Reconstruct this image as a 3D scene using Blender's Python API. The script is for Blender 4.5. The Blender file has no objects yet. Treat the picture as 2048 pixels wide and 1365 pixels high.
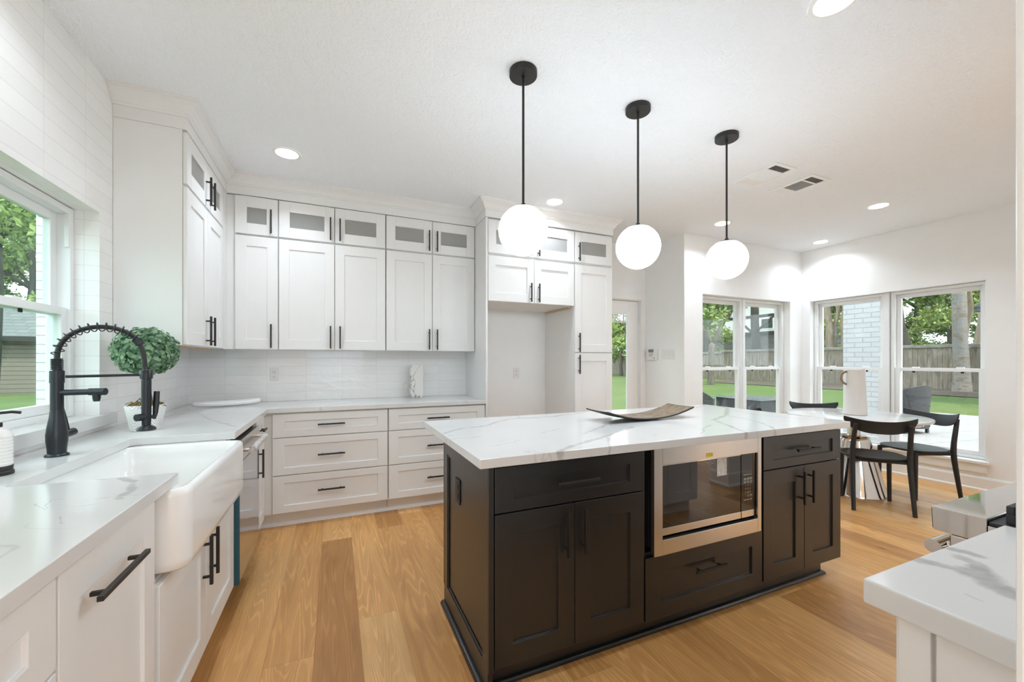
import bpy, bmesh, math, random
from mathutils import Vector, Matrix
R = math.radians
PI = math.pi
sc = bpy.context.scene
C = sc.collection

# ------------------------------------------------------------------ camera, world, sun, exposure
cam = bpy.data.cameras.new('camera')
cam.sensor_width = 36.0
cam.lens = 809.0 / 2048 * 36.0
cam.shift_y = (722.2 - 682.5) / 2048
cam.clip_start = 0.02
cam.clip_end = 300
camo = bpy.data.objects.new('camera', cam)
camo.location = (0, 0, 1.27)
camo.rotation_euler = (R(90), 0, R(-23.574))
C.objects.link(camo)
sc.camera = camo

world = bpy.data.worlds.new('world')
sc.world = world
world.use_nodes = True
wn = world.node_tree.nodes
wl = world.node_tree.links
bg = wn['Background']
SKY_STRENGTH = 2.25
tc = wn.new('ShaderNodeTexCoord')
wnz = wn.new('ShaderNodeTexNoise')
wnz.inputs['Scale'].default_value = 2.2
wnz.inputs['Detail'].default_value = 5
wr = wn.new('ShaderNodeValToRGB')
wr.color_ramp.elements[0].position = 0.38
wr.color_ramp.elements[0].color = (0.62, 0.78, 0.98, 1)
wr.color_ramp.elements[1].position = 0.58
wr.color_ramp.elements[1].color = (0.95, 0.97, 1.0, 1)
wl.new(tc.outputs['Generated'], wnz.inputs['Vector'])
wl.new(wnz.outputs['Fac'], wr.inputs['Fac'])
wl.new(wr.outputs['Color'], bg.inputs['Color'])
bg.inputs['Strength'].default_value = SKY_STRENGTH

sl = bpy.data.lights.new('sun', 'SUN')
sl.energy = 3.0
sl.angle = R(6)
sl.color = (1.0, 0.95, 0.86)
so = bpy.data.objects.new('sun', sl)
so.rotation_euler = (R(33), 0, R(8))      # from behind the house, high
C.objects.link(so)

CAN_WATTS = 3.2
FILL_WATTS = 22.0
GLOBE_STRENGTH = 11.0
sc.view_settings.view_transform = 'Standard'
sc.view_settings.look = 'None'
sc.view_settings.gamma = 1.0
sc.view_settings.use_curve_mapping = False
sc.view_settings.exposure = 0.92
sc.cycles.max_bounces = 10
sc.cycles.diffuse_bounces = 6
sc.cycles.glossy_bounces = 4
sc.cycles.transparent_max_bounces = 12
sc.cycles.caustics_reflective = False
sc.cycles.caustics_refractive = False
sc.cycles.sample_clamp_indirect = 6.0

# ------------------------------------------------------------------ material helpers
def new_mat(name):
    m = bpy.data.materials.new(name)
    m.use_nodes = True
    nt = m.node_tree
    return m, nt, nt.nodes['Principled BSDF']

def nd(nt, typ, **kw):
    n = nt.nodes.new(typ)
    for k, v in kw.items():
        setattr(n, k, v)
    return n

def mth(nt, op, a, b=None, c=None, clamp=False):
    n = nt.nodes.new('ShaderNodeMath')
    n.operation = op
    n.use_clamp = clamp
    for i, v in enumerate((a, b, c)):
        if v is None:
            continue
        if isinstance(v, (int, float)):
            n.inputs[i].default_value = v
        else:
            nt.links.new(v, n.inputs[i])
    return n.outputs[0]

def vmth(nt, op, a, b=None, scale=None):
    n = nt.nodes.new('ShaderNodeVectorMath')
    n.operation = op
    for i, v in enumerate((a, b)):
        if v is None:
            continue
        if isinstance(v, (tuple, list)):
            n.inputs[i].default_value = v
        else:
            nt.links.new(v, n.inputs[i])
    if scale is not None:
        if isinstance(scale, (int, float)):
            n.inputs['Scale'].default_value = scale
        else:
            nt.links.new(scale, n.inputs['Scale'])
    return n

def mix(nt, fac, a, b):
    n = nt.nodes.new('ShaderNodeMix')
    n.data_type = 'RGBA'
    for sock, v in ((n.inputs[0], fac), (n.inputs[6], a), (n.inputs[7], b)):
        if isinstance(v, (int, float)):
            sock.default_value = v
        elif isinstance(v, (tuple, list)):
            sock.default_value = (v[0], v[1], v[2], 1)
        else:
            nt.links.new(v, sock)
    return n.outputs[2]

def noise(nt, vec, scale, detail=3, rough=0.5, dist=0.0):
    n = nd(nt, 'ShaderNodeTexNoise')
    n.inputs['Scale'].default_value = scale
    n.inputs['Detail'].default_value = detail
    n.inputs['Roughness'].default_value = rough
    n.inputs['Distortion'].default_value = dist
    if vec is not None:
        nt.links.new(vec, n.inputs['Vector'])
    return n

def maprange(nt, v, a, b, c=0.0, d=1.0):
    n = nd(nt, 'ShaderNodeMapRange')
    n.clamp = True
    nt.links.new(v, n.inputs[0])
    for i, x in enumerate((a, b, c, d)):
        n.inputs[i + 1].default_value = x
    return n.outputs[0]

def bump(nt, bsdf, height, strength=0.2, dist=0.01):
    b = nd(nt, 'ShaderNodeBump')
    b.inputs['Strength'].default_value = strength
    b.inputs['Distance'].default_value = dist
    nt.links.new(height, b.inputs['Height'])
    nt.links.new(b.outputs[0], bsdf.inputs['Normal'])
    return b

def objco(nt):
    return nd(nt, 'ShaderNodeTexCoord').outputs['Object']

def pos(nt):
    return nd(nt, 'ShaderNodeNewGeometry').outputs['Position']

def plain(name, col, rough=0.5, metal=0.0, var=0.03, scale=6.0, spec=0.5, bump_s=0.0, bump_scale=60, coat=0.0):
    """paint, plastic or metal with a faint cloudy variation of tone"""
    m, nt, b = new_mat(name)
    co = objco(nt)
    n = noise(nt, co, scale, 3)
    f = maprange(nt, n.outputs['Fac'], 0.3, 0.7)
    lo = tuple(max(0, x * (1 - var)) for x in col)
    hi = tuple(min(1, x * (1 + var)) for x in col)
    nt.links.new(mix(nt, f, lo, hi), b.inputs['Base Color'])
    b.inputs['Roughness'].default_value = rough
    b.inputs['Metallic'].default_value = metal
    b.inputs['Specular IOR Level'].default_value = spec
    b.inputs['Coat Weight'].default_value = coat
    if bump_s:
        n2 = noise(nt, co, bump_scale, 2)
        bump(nt, b, n2.outputs['Fac'], bump_s, 0.002)
    return m

def emit(name, col, strength):
    m, nt, b = new_mat(name)
    b.inputs['Base Color'].default_value = (0.9, 0.9, 0.88, 1)
    b.inputs['Emission Color'].default_value = (*col, 1)
    b.inputs['Emission Strength'].default_value = strength
    return m

def glass_thin(name, tint, refl=0.06):
    m, nt, b = new_mat(name)
    nt.nodes.remove(b)
    out = nt.nodes['Material Output']
    tr = nd(nt, 'ShaderNodeBsdfTransparent')
    tr.inputs[0].default_value = (*tint, 1)
    gl = nd(nt, 'ShaderNodeBsdfGlossy')
    gl.inputs['Roughness'].default_value = 0.01
    gl.inputs['Color'].default_value = (0.9, 0.95, 0.95, 1)
    lw = nd(nt, 'ShaderNodeLayerWeight')
    lw.inputs[0].default_value = 0.5
    f = mth(nt, 'MULTIPLY_ADD', mth(nt, 'POWER', lw.outputs['Facing'], 5.0), 0.6, refl * 0.45, clamp=True)
    ms = nd(nt, 'ShaderNodeMixShader')
    nt.links.new(f, ms.inputs[0])
    nt.links.new(tr.outputs[0], ms.inputs[1])
    nt.links.new(gl.outputs[0], ms.inputs[2])
    nt.links.new(ms.outputs[0], out.inputs[0])
    return m

def frosted(name):
    m, nt, b = new_mat(name)
    out = nt.nodes['Material Output']
    b.inputs['Base Color'].default_value = (0.46, 0.455, 0.44, 1)
    b.inputs['Roughness'].default_value = 0.12
    tr = nd(nt, 'ShaderNodeBsdfTransparent')
    tr.inputs[0].default_value = (0.93, 0.93, 0.92, 1)
    ms = nd(nt, 'ShaderNodeMixShader')
    ms.inputs[0].default_value = 0.62
    nt.links.new(tr.outputs[0], ms.inputs[1])
    nt.links.new(b.outputs[0], ms.inputs[2])
    nt.links.new(ms.outputs[0], out.inputs[0])
    return m

# ------------------------------------------------------------------ materials
M = {}
M['wall'] = plain('wall_paint', (0.88, 0.88, 0.875), 0.65, var=0.01, bump_s=0.08, bump_scale=140)
M['trim'] = plain('trim_paint', (0.86, 0.855, 0.84), 0.35, var=0.01)
M['cab'] = plain('white_cabinet_paint', (0.79, 0.785, 0.775), 0.36, var=0.008)
M['cab_in'] = plain('cabinet_interior', (0.74, 0.72, 0.69), 0.5, var=0.01)
M['espresso'] = plain('espresso_cabinet_paint', (0.0085, 0.0090, 0.0100), 0.34, var=0.08, scale=20, spec=0.55, coat=0.35)
M['espresso'].node_tree.nodes['Principled BSDF'].inputs['Coat Roughness'].default_value = 0.28
M['black'] = plain('matte_black_metal', (0.012, 0.0115, 0.011), 0.42, var=0.05, spec=0.5)
M['gunmetal'] = plain('satin_black_faucet', (0.022, 0.026, 0.031), 0.32, metal=0.35, var=0.05)
M['blackplastic'] = plain('black_plastic', (0.012, 0.0125, 0.0135), 0.5, var=0.06, bump_s=0.03, bump_scale=300)
M['ply'] = plain('raw_plywood', (0.62, 0.46, 0.27), 0.6, var=0.12, scale=30)
M['vinyl'] = plain('white_vinyl', (0.84, 0.85, 0.85), 0.3, var=0.006)
M['porcelain'] = plain('glazed_fireclay', (0.86, 0.86, 0.85), 0.07, var=0.005, coat=0.3)
M['plastic'] = plain('white_plastic', (0.80, 0.79, 0.77), 0.35, var=0.01)
M['offwhite'] = plain('cream_glazed_ceramic', (0.72, 0.67, 0.62), 0.45, var=0.03)
M['chrome'] = plain('polished_steel', (0.72, 0.68, 0.64), 0.09, metal=1.0, var=0.02)
M['dark'] = plain('dark_void', (0.006, 0.006, 0.006), 0.8)
M['teal'] = plain('blue_protective_film', (0.03, 0.11, 0.15), 0.3)
M['iron'] = plain('cast_iron', (0.025, 0.027, 0.03), 0.55, var=0.15, bump_s=0.1, bump_scale=250)
M['sticker_y'] = plain('yellow_sticker', (0.75, 0.58, 0.02), 0.5, var=0.15, scale=120)
M['grey_text'] = plain('pale_print', (0.55, 0.52, 0.47), 0.5)
M['ink'] = plain('grey_ink', (0.12, 0.12, 0.13), 0.5)
M['lcd'] = plain('lcd_glass', (0.20, 0.22, 0.27), 0.2)
M['moss'] = plain('dried_moss', (0.22, 0.15, 0.05), 0.9, var=0.5, scale=60)
M['bark_s'] = plain('brown_twig_bark', (0.17, 0.11, 0.075), 0.8, var=0.4, scale=50)
M['woodhandle'] = plain('brown_wood_handle', (0.23, 0.15, 0.08), 0.5, var=0.3, scale=40)
M['globe'] = emit('opal_glass_lit', (0.80, 0.91, 1.0), GLOBE_STRENGTH)
M['lens'] = emit('lit_lens', (1.0, 0.97, 0.92), 6.0)
M['pane'] = glass_thin('window_glass', (0.94, 0.965, 0.95))
M['pane_g'] = glass_thin('greenish_window_glass', (0.84, 0.93, 0.89))
M['cabglass'] = frosted('frosted_cabinet_glass')
M['blackglass'] = plain('black_glass', (0.012, 0.011, 0.010), 0.03, var=0.01, spec=0.8)

def mk_steel(name, base, rough, stretch):
    m, nt, b = new_mat(name)
    co = objco(nt)
    mp = nd(nt, 'ShaderNodeMapping')
    mp.inputs['Scale'].default_value = stretch
    nt.links.new(co, mp.inputs[0])
    n = noise(nt, mp.outputs[0], 40, 2)
    f = maprange(nt, n.outputs['Fac'], 0.3, 0.7)
    nt.links.new(mix(nt, f, tuple(x * 0.975 for x in base), base), b.inputs['Base Color'])
    b.inputs['Roughness'].default_value = rough
    b.inputs['Metallic'].default_value = 1.0
    return m
M['steel'] = mk_steel('brushed_steel', (0.66, 0.63, 0.60), 0.27, (0.4, 6, 6))
M['steel_dw'] = mk_steel('film_covered_steel', (0.52, 0.54, 0.60), 0.10, (6, 6, 0.4))
M['steel_r'] = mk_steel('range_steel', (0.70, 0.69, 0.67), 0.05, (0.4, 6, 6))

# ceiling with a sprayed knock-down texture
def mk_ceiling():
    m, nt, b = new_mat('textured_ceiling_paint')
    p = pos(nt)
    n1 = noise(nt, p, 70, 4, 0.6, 0.6)
    n2 = noise(nt, p, 22, 3, 0.5, 0.8)
    h = mth(nt, 'ADD', n1.outputs['Fac'], mth(nt, 'MULTIPLY', n2.outputs['Fac'], 0.8))
    b.inputs['Base Color'].default_value = (0.90, 0.92, 0.945, 1)
    b.inputs['Roughness'].default_value = 0.8
    bump(nt, b, h, 0.55, 0.016)
    return m
M['ceiling'] = mk_ceiling()

# stacked 3 x 12 in. glossy handmade tile (world metres)
def mk_tile():
    m, nt, b = new_mat('stacked_glazed_wall_tile')
    g = nd(nt, 'ShaderNodeNewGeometry')
    sp = nd(nt, 'ShaderNodeSeparateXYZ')
    nt.links.new(g.outputs['Position'], sp.inputs[0])
    sn = nd(nt, 'ShaderNodeSeparateXYZ')
    nt.links.new(g.outputs['True Normal'], sn.inputs[0])
    ax = mth(nt, 'ABSOLUTE', sn.outputs['X'])
    isx = mth(nt, 'GREATER_THAN', ax, 0.5)
    ux = mth(nt, 'ADD', sp.outputs['X'], 0.855 + 3.04)
    uy = mth(nt, 'ADD', sp.outputs['Y'], 0.745 + 3.04)
    u = mth(nt, 'ADD', mth(nt, 'MULTIPLY', ux, mth(nt, 'SUBTRACT', 1.0, isx)), mth(nt, 'MULTIPLY', uy, isx))
    v = mth(nt, 'ADD', sp.outputs['Z'], 0.0004)
    cb = nd(nt, 'ShaderNodeCombineXYZ')
    nt.links.new(u, cb.inputs[0])
    nt.links.new(v, cb.inputs[1])
    br = nd(nt, 'ShaderNodeTexBrick')
    br.offset = 0.0
    br.squash = 1.0
    nt.links.new(cb.outputs[0], br.inputs['Vector'])
    br.inputs['Scale'].default_value = 1.0
    br.inputs['Brick Width'].default_value = 0.304
    br.inputs['Row Height'].default_value = 0.0762
    br.inputs['Mortar Size'].default_value = 0.0011
    br.inputs['Mortar Smooth'].default_value = 0.3
    br.inputs['Color1'].default_value = (0.89, 0.885, 0.875, 1)
    br.inputs['Color2'].default_value = (0.85, 0.845, 0.835, 1)
    br.inputs['Mortar'].default_value = (0.72, 0.70, 0.68, 1)
    nt.links.new(br.outputs['Color'], b.inputs['Base Color'])
    b.inputs['Roughness'].default_value = 0.11
    mp = nd(nt, 'ShaderNodeMapping')
    mp.inputs['Scale'].default_value = (7, 7, 16)
    nt.links.new(g.outputs['Position'], mp.inputs[0])
    n1 = noise(nt, mp.outputs[0], 1.0, 2, 0.5, 0.6)
    h = mth(nt, 'SUBTRACT', mth(nt, 'MULTIPLY', n1.outputs['Fac'], 1.0), mth(nt, 'MULTIPLY', br.outputs['Fac'], 0.35))
    bump(nt, b, h, 0.35, 0.006)
    return m
M['tile'] = mk_tile()

# wide oak planks running along y
def mk_floor():
    m, nt, b = new_mat('wide_oak_planks')
    p = pos(nt)
    sp = nd(nt, 'ShaderNodeSeparateXYZ')
    nt.links.new(p, sp.inputs[0])
    W, L = 0.19, 1.75
    xs = mth(nt, 'DIVIDE', mth(nt, 'ADD', sp.outputs['X'], 0.085 + 19.0), W)
    row = mth(nt, 'FLOOR', xs)
    fx = mth(nt, 'FRACT', xs)
    wn1 = nd(nt, 'ShaderNodeTexWhiteNoise', noise_dimensions='1D')
    nt.links.new(row, wn1.inputs['W'])
    off = mth(nt, 'MULTIPLY', wn1.outputs['Value'], 9.0)
    ys = mth(nt, 'ADD', mth(nt, 'DIVIDE', mth(nt, 'ADD', sp.outputs['Y'], 30.0), L), off)
    cell = mth(nt, 'FLOOR', ys)
    fy = mth(nt, 'FRACT', ys)
    cid = nd(nt, 'ShaderNodeCombineXYZ')
    nt.links.new(row, cid.inputs[0])
    nt.links.new(cell, cid.inputs[1])
    wn2 = nd(nt, 'ShaderNodeTexWhiteNoise', noise_dimensions='3D')
    nt.links.new(cid.outputs[0], wn2.inputs['Vector'])
    # grain coordinates differ from board to board
    shift = vmth(nt, 'SCALE', wn2.outputs['Color'], scale=37.0)
    gp = vmth(nt, 'ADD', p, shift.outputs[0])
    m1 = nd(nt, 'ShaderNodeMapping')
    m1.inputs['Scale'].default_value = (26, 2.0, 1)
    nt.links.new(gp.outputs[0], m1.inputs[0])
    n_long = noise(nt, m1.outputs[0], 1.0, 4, 0.6, 0.3)
    m2 = nd(nt, 'ShaderNodeMapping')
    m2.inputs['Scale'].default_value = (6.0, 0.42, 1)
    nt.links.new(gp.outputs[0], m2.inputs[0])
    n_cath = noise(nt, m2.outputs[0], 1.0, 2, 0.4, 0.1)
    rings = mth(nt, 'SINE', mth(nt, 'MULTIPLY', n_cath.outputs['Fac'], 230.0))
    rings = maprange(nt, rings, 0.25, 1.0)
    m3 = nd(nt, 'ShaderNodeMapping')
    m3.inputs['Scale'].default_value = (330, 14, 1)
    nt.links.new(gp.outputs[0], m3.inputs[0])
    n_fine = noise(nt, m3.outputs[0], 1.0, 2, 0.6)
    kn = nd(nt, 'ShaderNodeTexVoronoi')
    m4 = nd(nt, 'ShaderNodeMapping')
    m4.inputs['Scale'].default_value = (3.1, 1.35, 1)
    nt.links.new(gp.outputs[0], m4.inputs[0])
    nt.links.new(m4.outputs[0], kn.inputs['Vector'])
    kn.inputs['Scale'].default_value = 1.0
    knot = maprange(nt, kn.outputs['Distance'], 0.012, 0.05, 1.0, 0.0)
    ramp = nd(nt, 'ShaderNodeValToRGB')
    e = ramp.color_ramp.elements
    e[0].position = 0.0; e[0].color = (0.43, 0.205, 0.064, 1)
    e[1].position = 1.0; e[1].color = (0.74, 0.44, 0.185, 1)
    e2 = ramp.color_ramp.elements.new(0.5); e2.color = (0.66, 0.35, 0.120, 1)
    nt.links.new(wn2.outputs['Value'], ramp.inputs['Fac'])
    col = ramp.outputs['Color']
    light = vmth(nt, 'MULTIPLY', col, (1.36, 1.42, 1.52)).outputs[0]
    darkc = vmth(nt, 'MULTIPLY', col, (0.74, 0.69, 0.64)).outputs[0]
    col = mix(nt, mth(nt, 'MULTIPLY', mth(nt, 'MULTIPLY', rings, maprange(nt, noise(nt, gp.outputs[0], 3.0, 2).outputs['Fac'], 0.35, 0.65, 0.45, 1.0)), 0.78), col, light)
    col = mix(nt, mth(nt, 'MULTIPLY', maprange(nt, n_long.outputs['Fac'], 0.42, 0.72), 0.6), col, darkc)
    col = mix(nt, mth(nt, 'MULTIPLY', maprange(nt, n_fine.outputs['Fac'], 0.5, 0.75), 0.25), col, darkc)
    col = mix(nt, mth(nt, 'MULTIPLY', knot, 0.8), col, (0.09, 0.045, 0.02))
    ex = mth(nt, 'MINIMUM', fx, mth(nt, 'SUBTRACT', 1.0, fx))
    ey = mth(nt, 'MINIMUM', fy, mth(nt, 'SUBTRACT', 1.0, fy))
    sx = maprange(nt, ex, 0.004, 0.011, 1.0, 0.0)
    sy = maprange(nt, ey, 0.0004, 0.0012, 1.0, 0.0)
    seam = mth(nt, 'MAXIMUM', sx, sy)
    col = mix(nt, mth(nt, 'MULTIPLY', seam, 0.45), col, vmth(nt, 'MULTIPLY', col, (0.62, 0.56, 0.5)).outputs[0])
    nt.links.new(col, b.inputs['Base Color'])
    b.inputs['Roughness'].default_value = 0.38
    nt.links.new(maprange(nt, n_long.outputs['Fac'], 0.3, 0.7, 0.32, 0.46), b.inputs['Roughness'])
    h = mth(nt, 'SUBTRACT', mth(nt, 'MULTIPLY', rings, 0.15), seam)
    bump(nt, b, h, 0.12, 0.003)
    return m
M['floor'] = mk_floor()

# white quartz; the large veins follow polylines across the slab
def mk_quartz(name, lines, warp=0.012):
    m, nt, b = new_mat(name)
    p = pos(nt)
    base = (0.67, 0.665, 0.655)
    n0 = noise(nt, p, 3.0, 3)
    col = mix(nt, maprange(nt, n0.outputs['Fac'], 0.35, 0.7), base, (0.695, 0.69, 0.68))
    # faint wandering threads
    nw = noise(nt, p, 1.1, 5, 0.55, 0.9)
    th = mth(nt, 'ABSOLUTE', mth(nt, 'SUBTRACT', nw.outputs['Fac'], 0.5))
    thr = maprange(nt, th, 0.0, 0.006, 1.0, 0.0)
    msk = maprange(nt, noise(nt, p, 2.3, 2).outputs['Fac'], 0.5, 0.62)
    col = mix(nt, mth(nt, 'MULTIPLY', mth(nt, 'MULTIPLY', thr, msk), 0.42), col, (0.42, 0.41, 0.40))
    if lines:
        wv = noise(nt, p, 9.0, 3, 0.6)
        wv2 = vmth(nt, 'SUBTRACT', wv.outputs['Color'], (0.5, 0.5, 0.5))
        wv3 = vmth(nt, 'SCALE', wv2.outputs[0], scale=warp * 4)
        pw = vmth(nt, 'ADD', p, wv3.outputs[0])
        fl = vmth(nt, 'MULTIPLY', pw.outputs[0], (1, 1, 0)).outputs[0]
        nn = noise(nt, p, 16.0, 4, 0.65)
        wmod = maprange(nt, nn.outputs['Fac'], 0.25, 0.75, 0.35, 1.5)
        fac = None
        for width, strength, pts in lines:
            dmin = None
            for a, c in zip(pts[:-1], pts[1:]):
                ax, ay = a; cx, cy = c
                bx, by = cx - ax, cy - ay
                l2 = bx * bx + by * by
                pa = vmth(nt, 'SUBTRACT', fl, (ax, ay, 0)).outputs[0]
                dt = vmth(nt, 'DOT_PRODUCT', pa, (bx / l2, by / l2, 0)).outputs['Value']
                hh = mth(nt, 'ADD', dt, 0.0, clamp=True)
                cn = nd(nt, 'ShaderNodeCombineXYZ')
                nt.links.new(mth(nt, 'MULTIPLY', hh, bx), cn.inputs[0])
                nt.links.new(mth(nt, 'MULTIPLY', hh, by), cn.inputs[1])
                dd = vmth(nt, 'DISTANCE', pa, cn.outputs[0]).outputs['Value']
                dmin = dd if dmin is None else mth(nt, 'MINIMUM', dmin, dd)
            ww = mth(nt, 'MULTIPLY', wmod, width)
            r_ = mth(nt, 'DIVIDE', dmin, ww)
            f1 = mth(nt, 'MULTIPLY', maprange(nt, r_, 0.55, 1.25, 1.0, 0.0), strength)
            fac = f1 if fac is None else mth(nt, 'MAXIMUM', fac, f1)
        vein = mix(nt, maprange(nt, nn.outputs['Fac'], 0.4, 0.65), (0.50, 0.49, 0.48), (0.36, 0.35, 0.345))
        col = mix(nt, fac, col, vein)
    nt.links.new(col, b.inputs['Base Color'])
    b.inputs['Roughness'].default_value = 0.13
    return m
H_, F_, TH = 722.2, 809.0, R(23.574)
def at(u, v, z=0.914):          # the point of a level surface seen at a place of the photograph
    lat = (u - 1024) / F_
    d = (z - 1.27) / (-(v - H_) / F_)
    return (d * (math.sin(TH) + math.cos(TH) * lat), d * (math.cos(TH) - math.sin(TH) * lat))
def pl(*uv):
    return [at(u, v) for u, v in uv]
M['quartz_i'] = mk_quartz('veined_quartz_island', [
    (0.010, 0.75, pl((886.7, 867), (922, 857.8), (975, 851), (995, 844.6), (1017, 839.3), (1047.5, 836.7), (1100, 834), (1170, 826))),
    (0.007, 0.55, pl((1040, 836), (1033, 832))),
    (0.005, 0.6, pl((900, 879), (960, 874))),
    (0.004, 0.4, pl((985, 893), (1018, 887), (1045, 881))),
    (0.013, 0.75, pl((1121.5, 904), (1143, 892), (1186, 881), (1229, 868), (1267, 855))),
    (0.009, 0.6, pl((1166, 868), (1214, 850), (1240, 843))),
    (0.008, 0.6, pl((1332, 824), (1380, 819.5), (1416, 809))),
    (0.017, 0.75, pl((1416, 809), (1455, 817), (1451, 831), (1426, 840.5))),
    (0.011, 0.75, pl((1426, 840.5), (1447, 848), (1467, 856), (1500, 868))),
    (0.010, 0.65, pl((1451, 831), (1492, 838.6), (1525, 847), (1555, 862))),
    (0.009, 0.5, pl((1457, 820), (1506, 829), (1584, 836.6), (1662, 840.5))),
    (0.006, 0.4, pl((1525, 846.5), (1605, 853), (1616, 856))),
    (0.006, 0.55, pl((1402, 868), (1408, 857), (1422, 851))),
    (0.006, 0.5, pl((1214, 871), (1218, 893))),
    (0.006, 0.5, pl((1085, 866), (1120, 858)))])
M['quartz_l'] = mk_quartz('veined_quartz_perimeter', [
    (0.011, 0.7, pl((208, 957), (240, 955), (262, 962), (264, 980), (240, 998))),
    (0.003, 0.6, pl((150, 1014), (172, 1012), (192, 1009))),
    (0.002, 0.45, pl((78, 1008), (90, 1020), (110, 1000), (140, 995))),
    (0.002, 0.45, pl((116, 1036), (122, 1046), (130, 1047))),
    (0.012, 0.6, pl((328, 836), (345, 830), (395, 826), (440, 823))),
    (0.010, 0.6, pl((440, 846), (462, 852), (470, 853))),
    (0.008, 0.5, pl((395, 826), (420, 840), (455, 848), (475, 845))),
    (0.012, 0.45, pl((545, 812), (620, 806), (700, 801))),
    (0.010, 0.4, pl((640, 814), (720, 803), (780, 800))),
    (0.008, 0.4, pl((830, 803), (900, 797), (950, 794)))])
M['quartz_r'] = mk_quartz('veined_quartz_range_side', [
    (0.013, 0.95, pl((1842, 1122), (1882, 1131), (1939, 1145))),
    (0.023, 0.95, pl((1939, 1145), (1970, 1158), (2000, 1178), (2040, 1200))),
    (0.011, 0.9, pl((1903, 1099), (1935, 1106), (1952, 1112))),
    (0.016, 0.95, pl((1915, 1115), (1949, 1126), (1962, 1150))),
    (0.002, 0.4, pl((1932, 1188), (1950, 1197), (1963, 1202)))], warp=0.006)
M['quartz_s'] = mk_quartz('veined_quartz_sill', [])
M['marble'] = mk_quartz('white_marble_table', [])

def mk_marble_grey():
    m, nt, b = new_mat('grey_swirl_marble')
    co = objco(nt)
    n = noise(nt, co, 4.2, 3, 0.45, 1.4)
    s_ = mth(nt, 'ABSOLUTE', mth(nt, 'SINE', mth(nt, 'MULTIPLY', n.outputs['Fac'], 15.0)))
    nt.links.new(mix(nt, maprange(nt, s_, 0.0, 0.35), (0.27, 0.265, 0.25), (0.74, 0.72, 0.69)), b.inputs['Base Color'])
    b.inputs['Roughness'].default_value = 0.3
    return m
M['marble_grey'] = mk_marble_grey()

def mk_shell():
    m, nt, b = new_mat('shell_mosaic')
    co = objco(nt)
    br = nd(nt, 'ShaderNodeTexBrick')
    br.inputs['Scale'].default_value = 1.0
    br.inputs['Brick Width'].default_value = 0.05
    br.inputs['Row Height'].default_value = 0.013
    br.inputs['Mortar Size'].default_value = 0.0012
    br.inputs['Color1'].default_value = (0.36, 0.26, 0.17, 1)
    br.inputs['Color2'].default_value = (0.14, 0.095, 0.06, 1)
    br.inputs['Mortar'].default_value = (0.05, 0.035, 0.025, 1)
    nt.links.new(co, br.inputs['Vector'])
    n = noise(nt, co, 45, 3)
    c = mix(nt, maprange(nt, n.outputs['Fac'], 0.5, 0.9), br.outputs['Color'], (0.40, 0.31, 0.22))
    nt.links.new(c, b.inputs['Base Color'])
    b.inputs['Roughness'].default_value = 0.3
    return m
M['shell'] = mk_shell()

def mk_herring():
    m, nt, b = new_mat('carved_leaf_pot')
    co = objco(nt)
    sp = nd(nt, 'ShaderNodeSeparateXYZ')
    nt.links.new(co, sp.inputs[0])
    ang = mth(nt, 'ARCTAN2', sp.outputs['Y'], sp.outputs['X'])
    a2 = mth(nt, 'PINGPONG', mth(nt, 'ADD', ang, 9.42), 0.62)
    ph = mth(nt, 'ADD', mth(nt, 'MULTIPLY', sp.outputs['Z'], 430.0), mth(nt, 'MULTIPLY', a2, -36.0))
    n = noise(nt, co, 18, 2)
    ph = mth(nt, 'ADD', ph, mth(nt, 'MULTIPLY', n.outputs['Fac'], 9.0))
    st = maprange(nt, mth(nt, 'SINE', ph), 0.2, 0.9)
    nt.links.new(mix(nt, mth(nt, 'MULTIPLY', st, 0.75), (0.78, 0.775, 0.76), (0.40, 0.39, 0.38)), b.inputs['Base Color'])
    b.inputs['Roughness'].default_value = 0.6
    bump(nt, b, st, -0.4, 0.003)
    return m
M['pot'] = mk_herring()

def mk_leaf(name, cols, rough=0.5):
    m, nt, b = new_mat(name)
    g = nd(nt, 'ShaderNodeNewGeometry')
    ramp = nd(nt, 'ShaderNodeValToRGB')
    el = ramp.color_ramp.elements
    for i, c in enumerate(cols):
        x = i / (len(cols) - 1)
        e = el[0] if i == 0 else (el[1] if i == len(cols) - 1 else el.new(x))
        e.position = x
        e.color = (*c, 1)
    nt.links.new(g.outputs['Random Per Island'], ramp.inputs['Fac'])
    nt.links.new(ramp.outputs['Color'], b.inputs['Base Color'])
    b.inputs['Roughness'].default_value = rough
    b.inputs['Subsurface Weight'].default_value = 0.0
    out = nt.nodes['Material Output']
    tl = nd(nt, 'ShaderNodeBsdfTranslucent')
    nt.links.new(ramp.outputs['Color'], tl.inputs[0])
    ms = nd(nt, 'ShaderNodeMixShader')
    ms.inputs[0].default_value = 0.35
    nt.links.new(b.outputs[0], ms.inputs[1])
    nt.links.new(tl.outputs[0], ms.inputs[2])
    nt.links.new(ms.outputs[0], out.inputs[0])
    return m
M['leaf_a'] = mk_leaf('bright_green_leaves', [(0.075, 0.16, 0.018), (0.16, 0.28, 0.035), (0.25, 0.37, 0.07), (0.38, 0.46, 0.14)])
M['leaf_b'] = mk_leaf('deep_green_leaves', [(0.035, 0.09, 0.015), (0.09, 0.18, 0.03), (0.17, 0.27, 0.055), (0.29, 0.37, 0.11)])
M['leaf_t'] = mk_leaf('eucalyptus_green_leaves', [(0.03, 0.12, 0.06), (0.07, 0.24, 0.09), (0.16, 0.36, 0.17), (0.22, 0.44, 0.15), (0.40, 0.58, 0.36)], 0.4)

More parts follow.
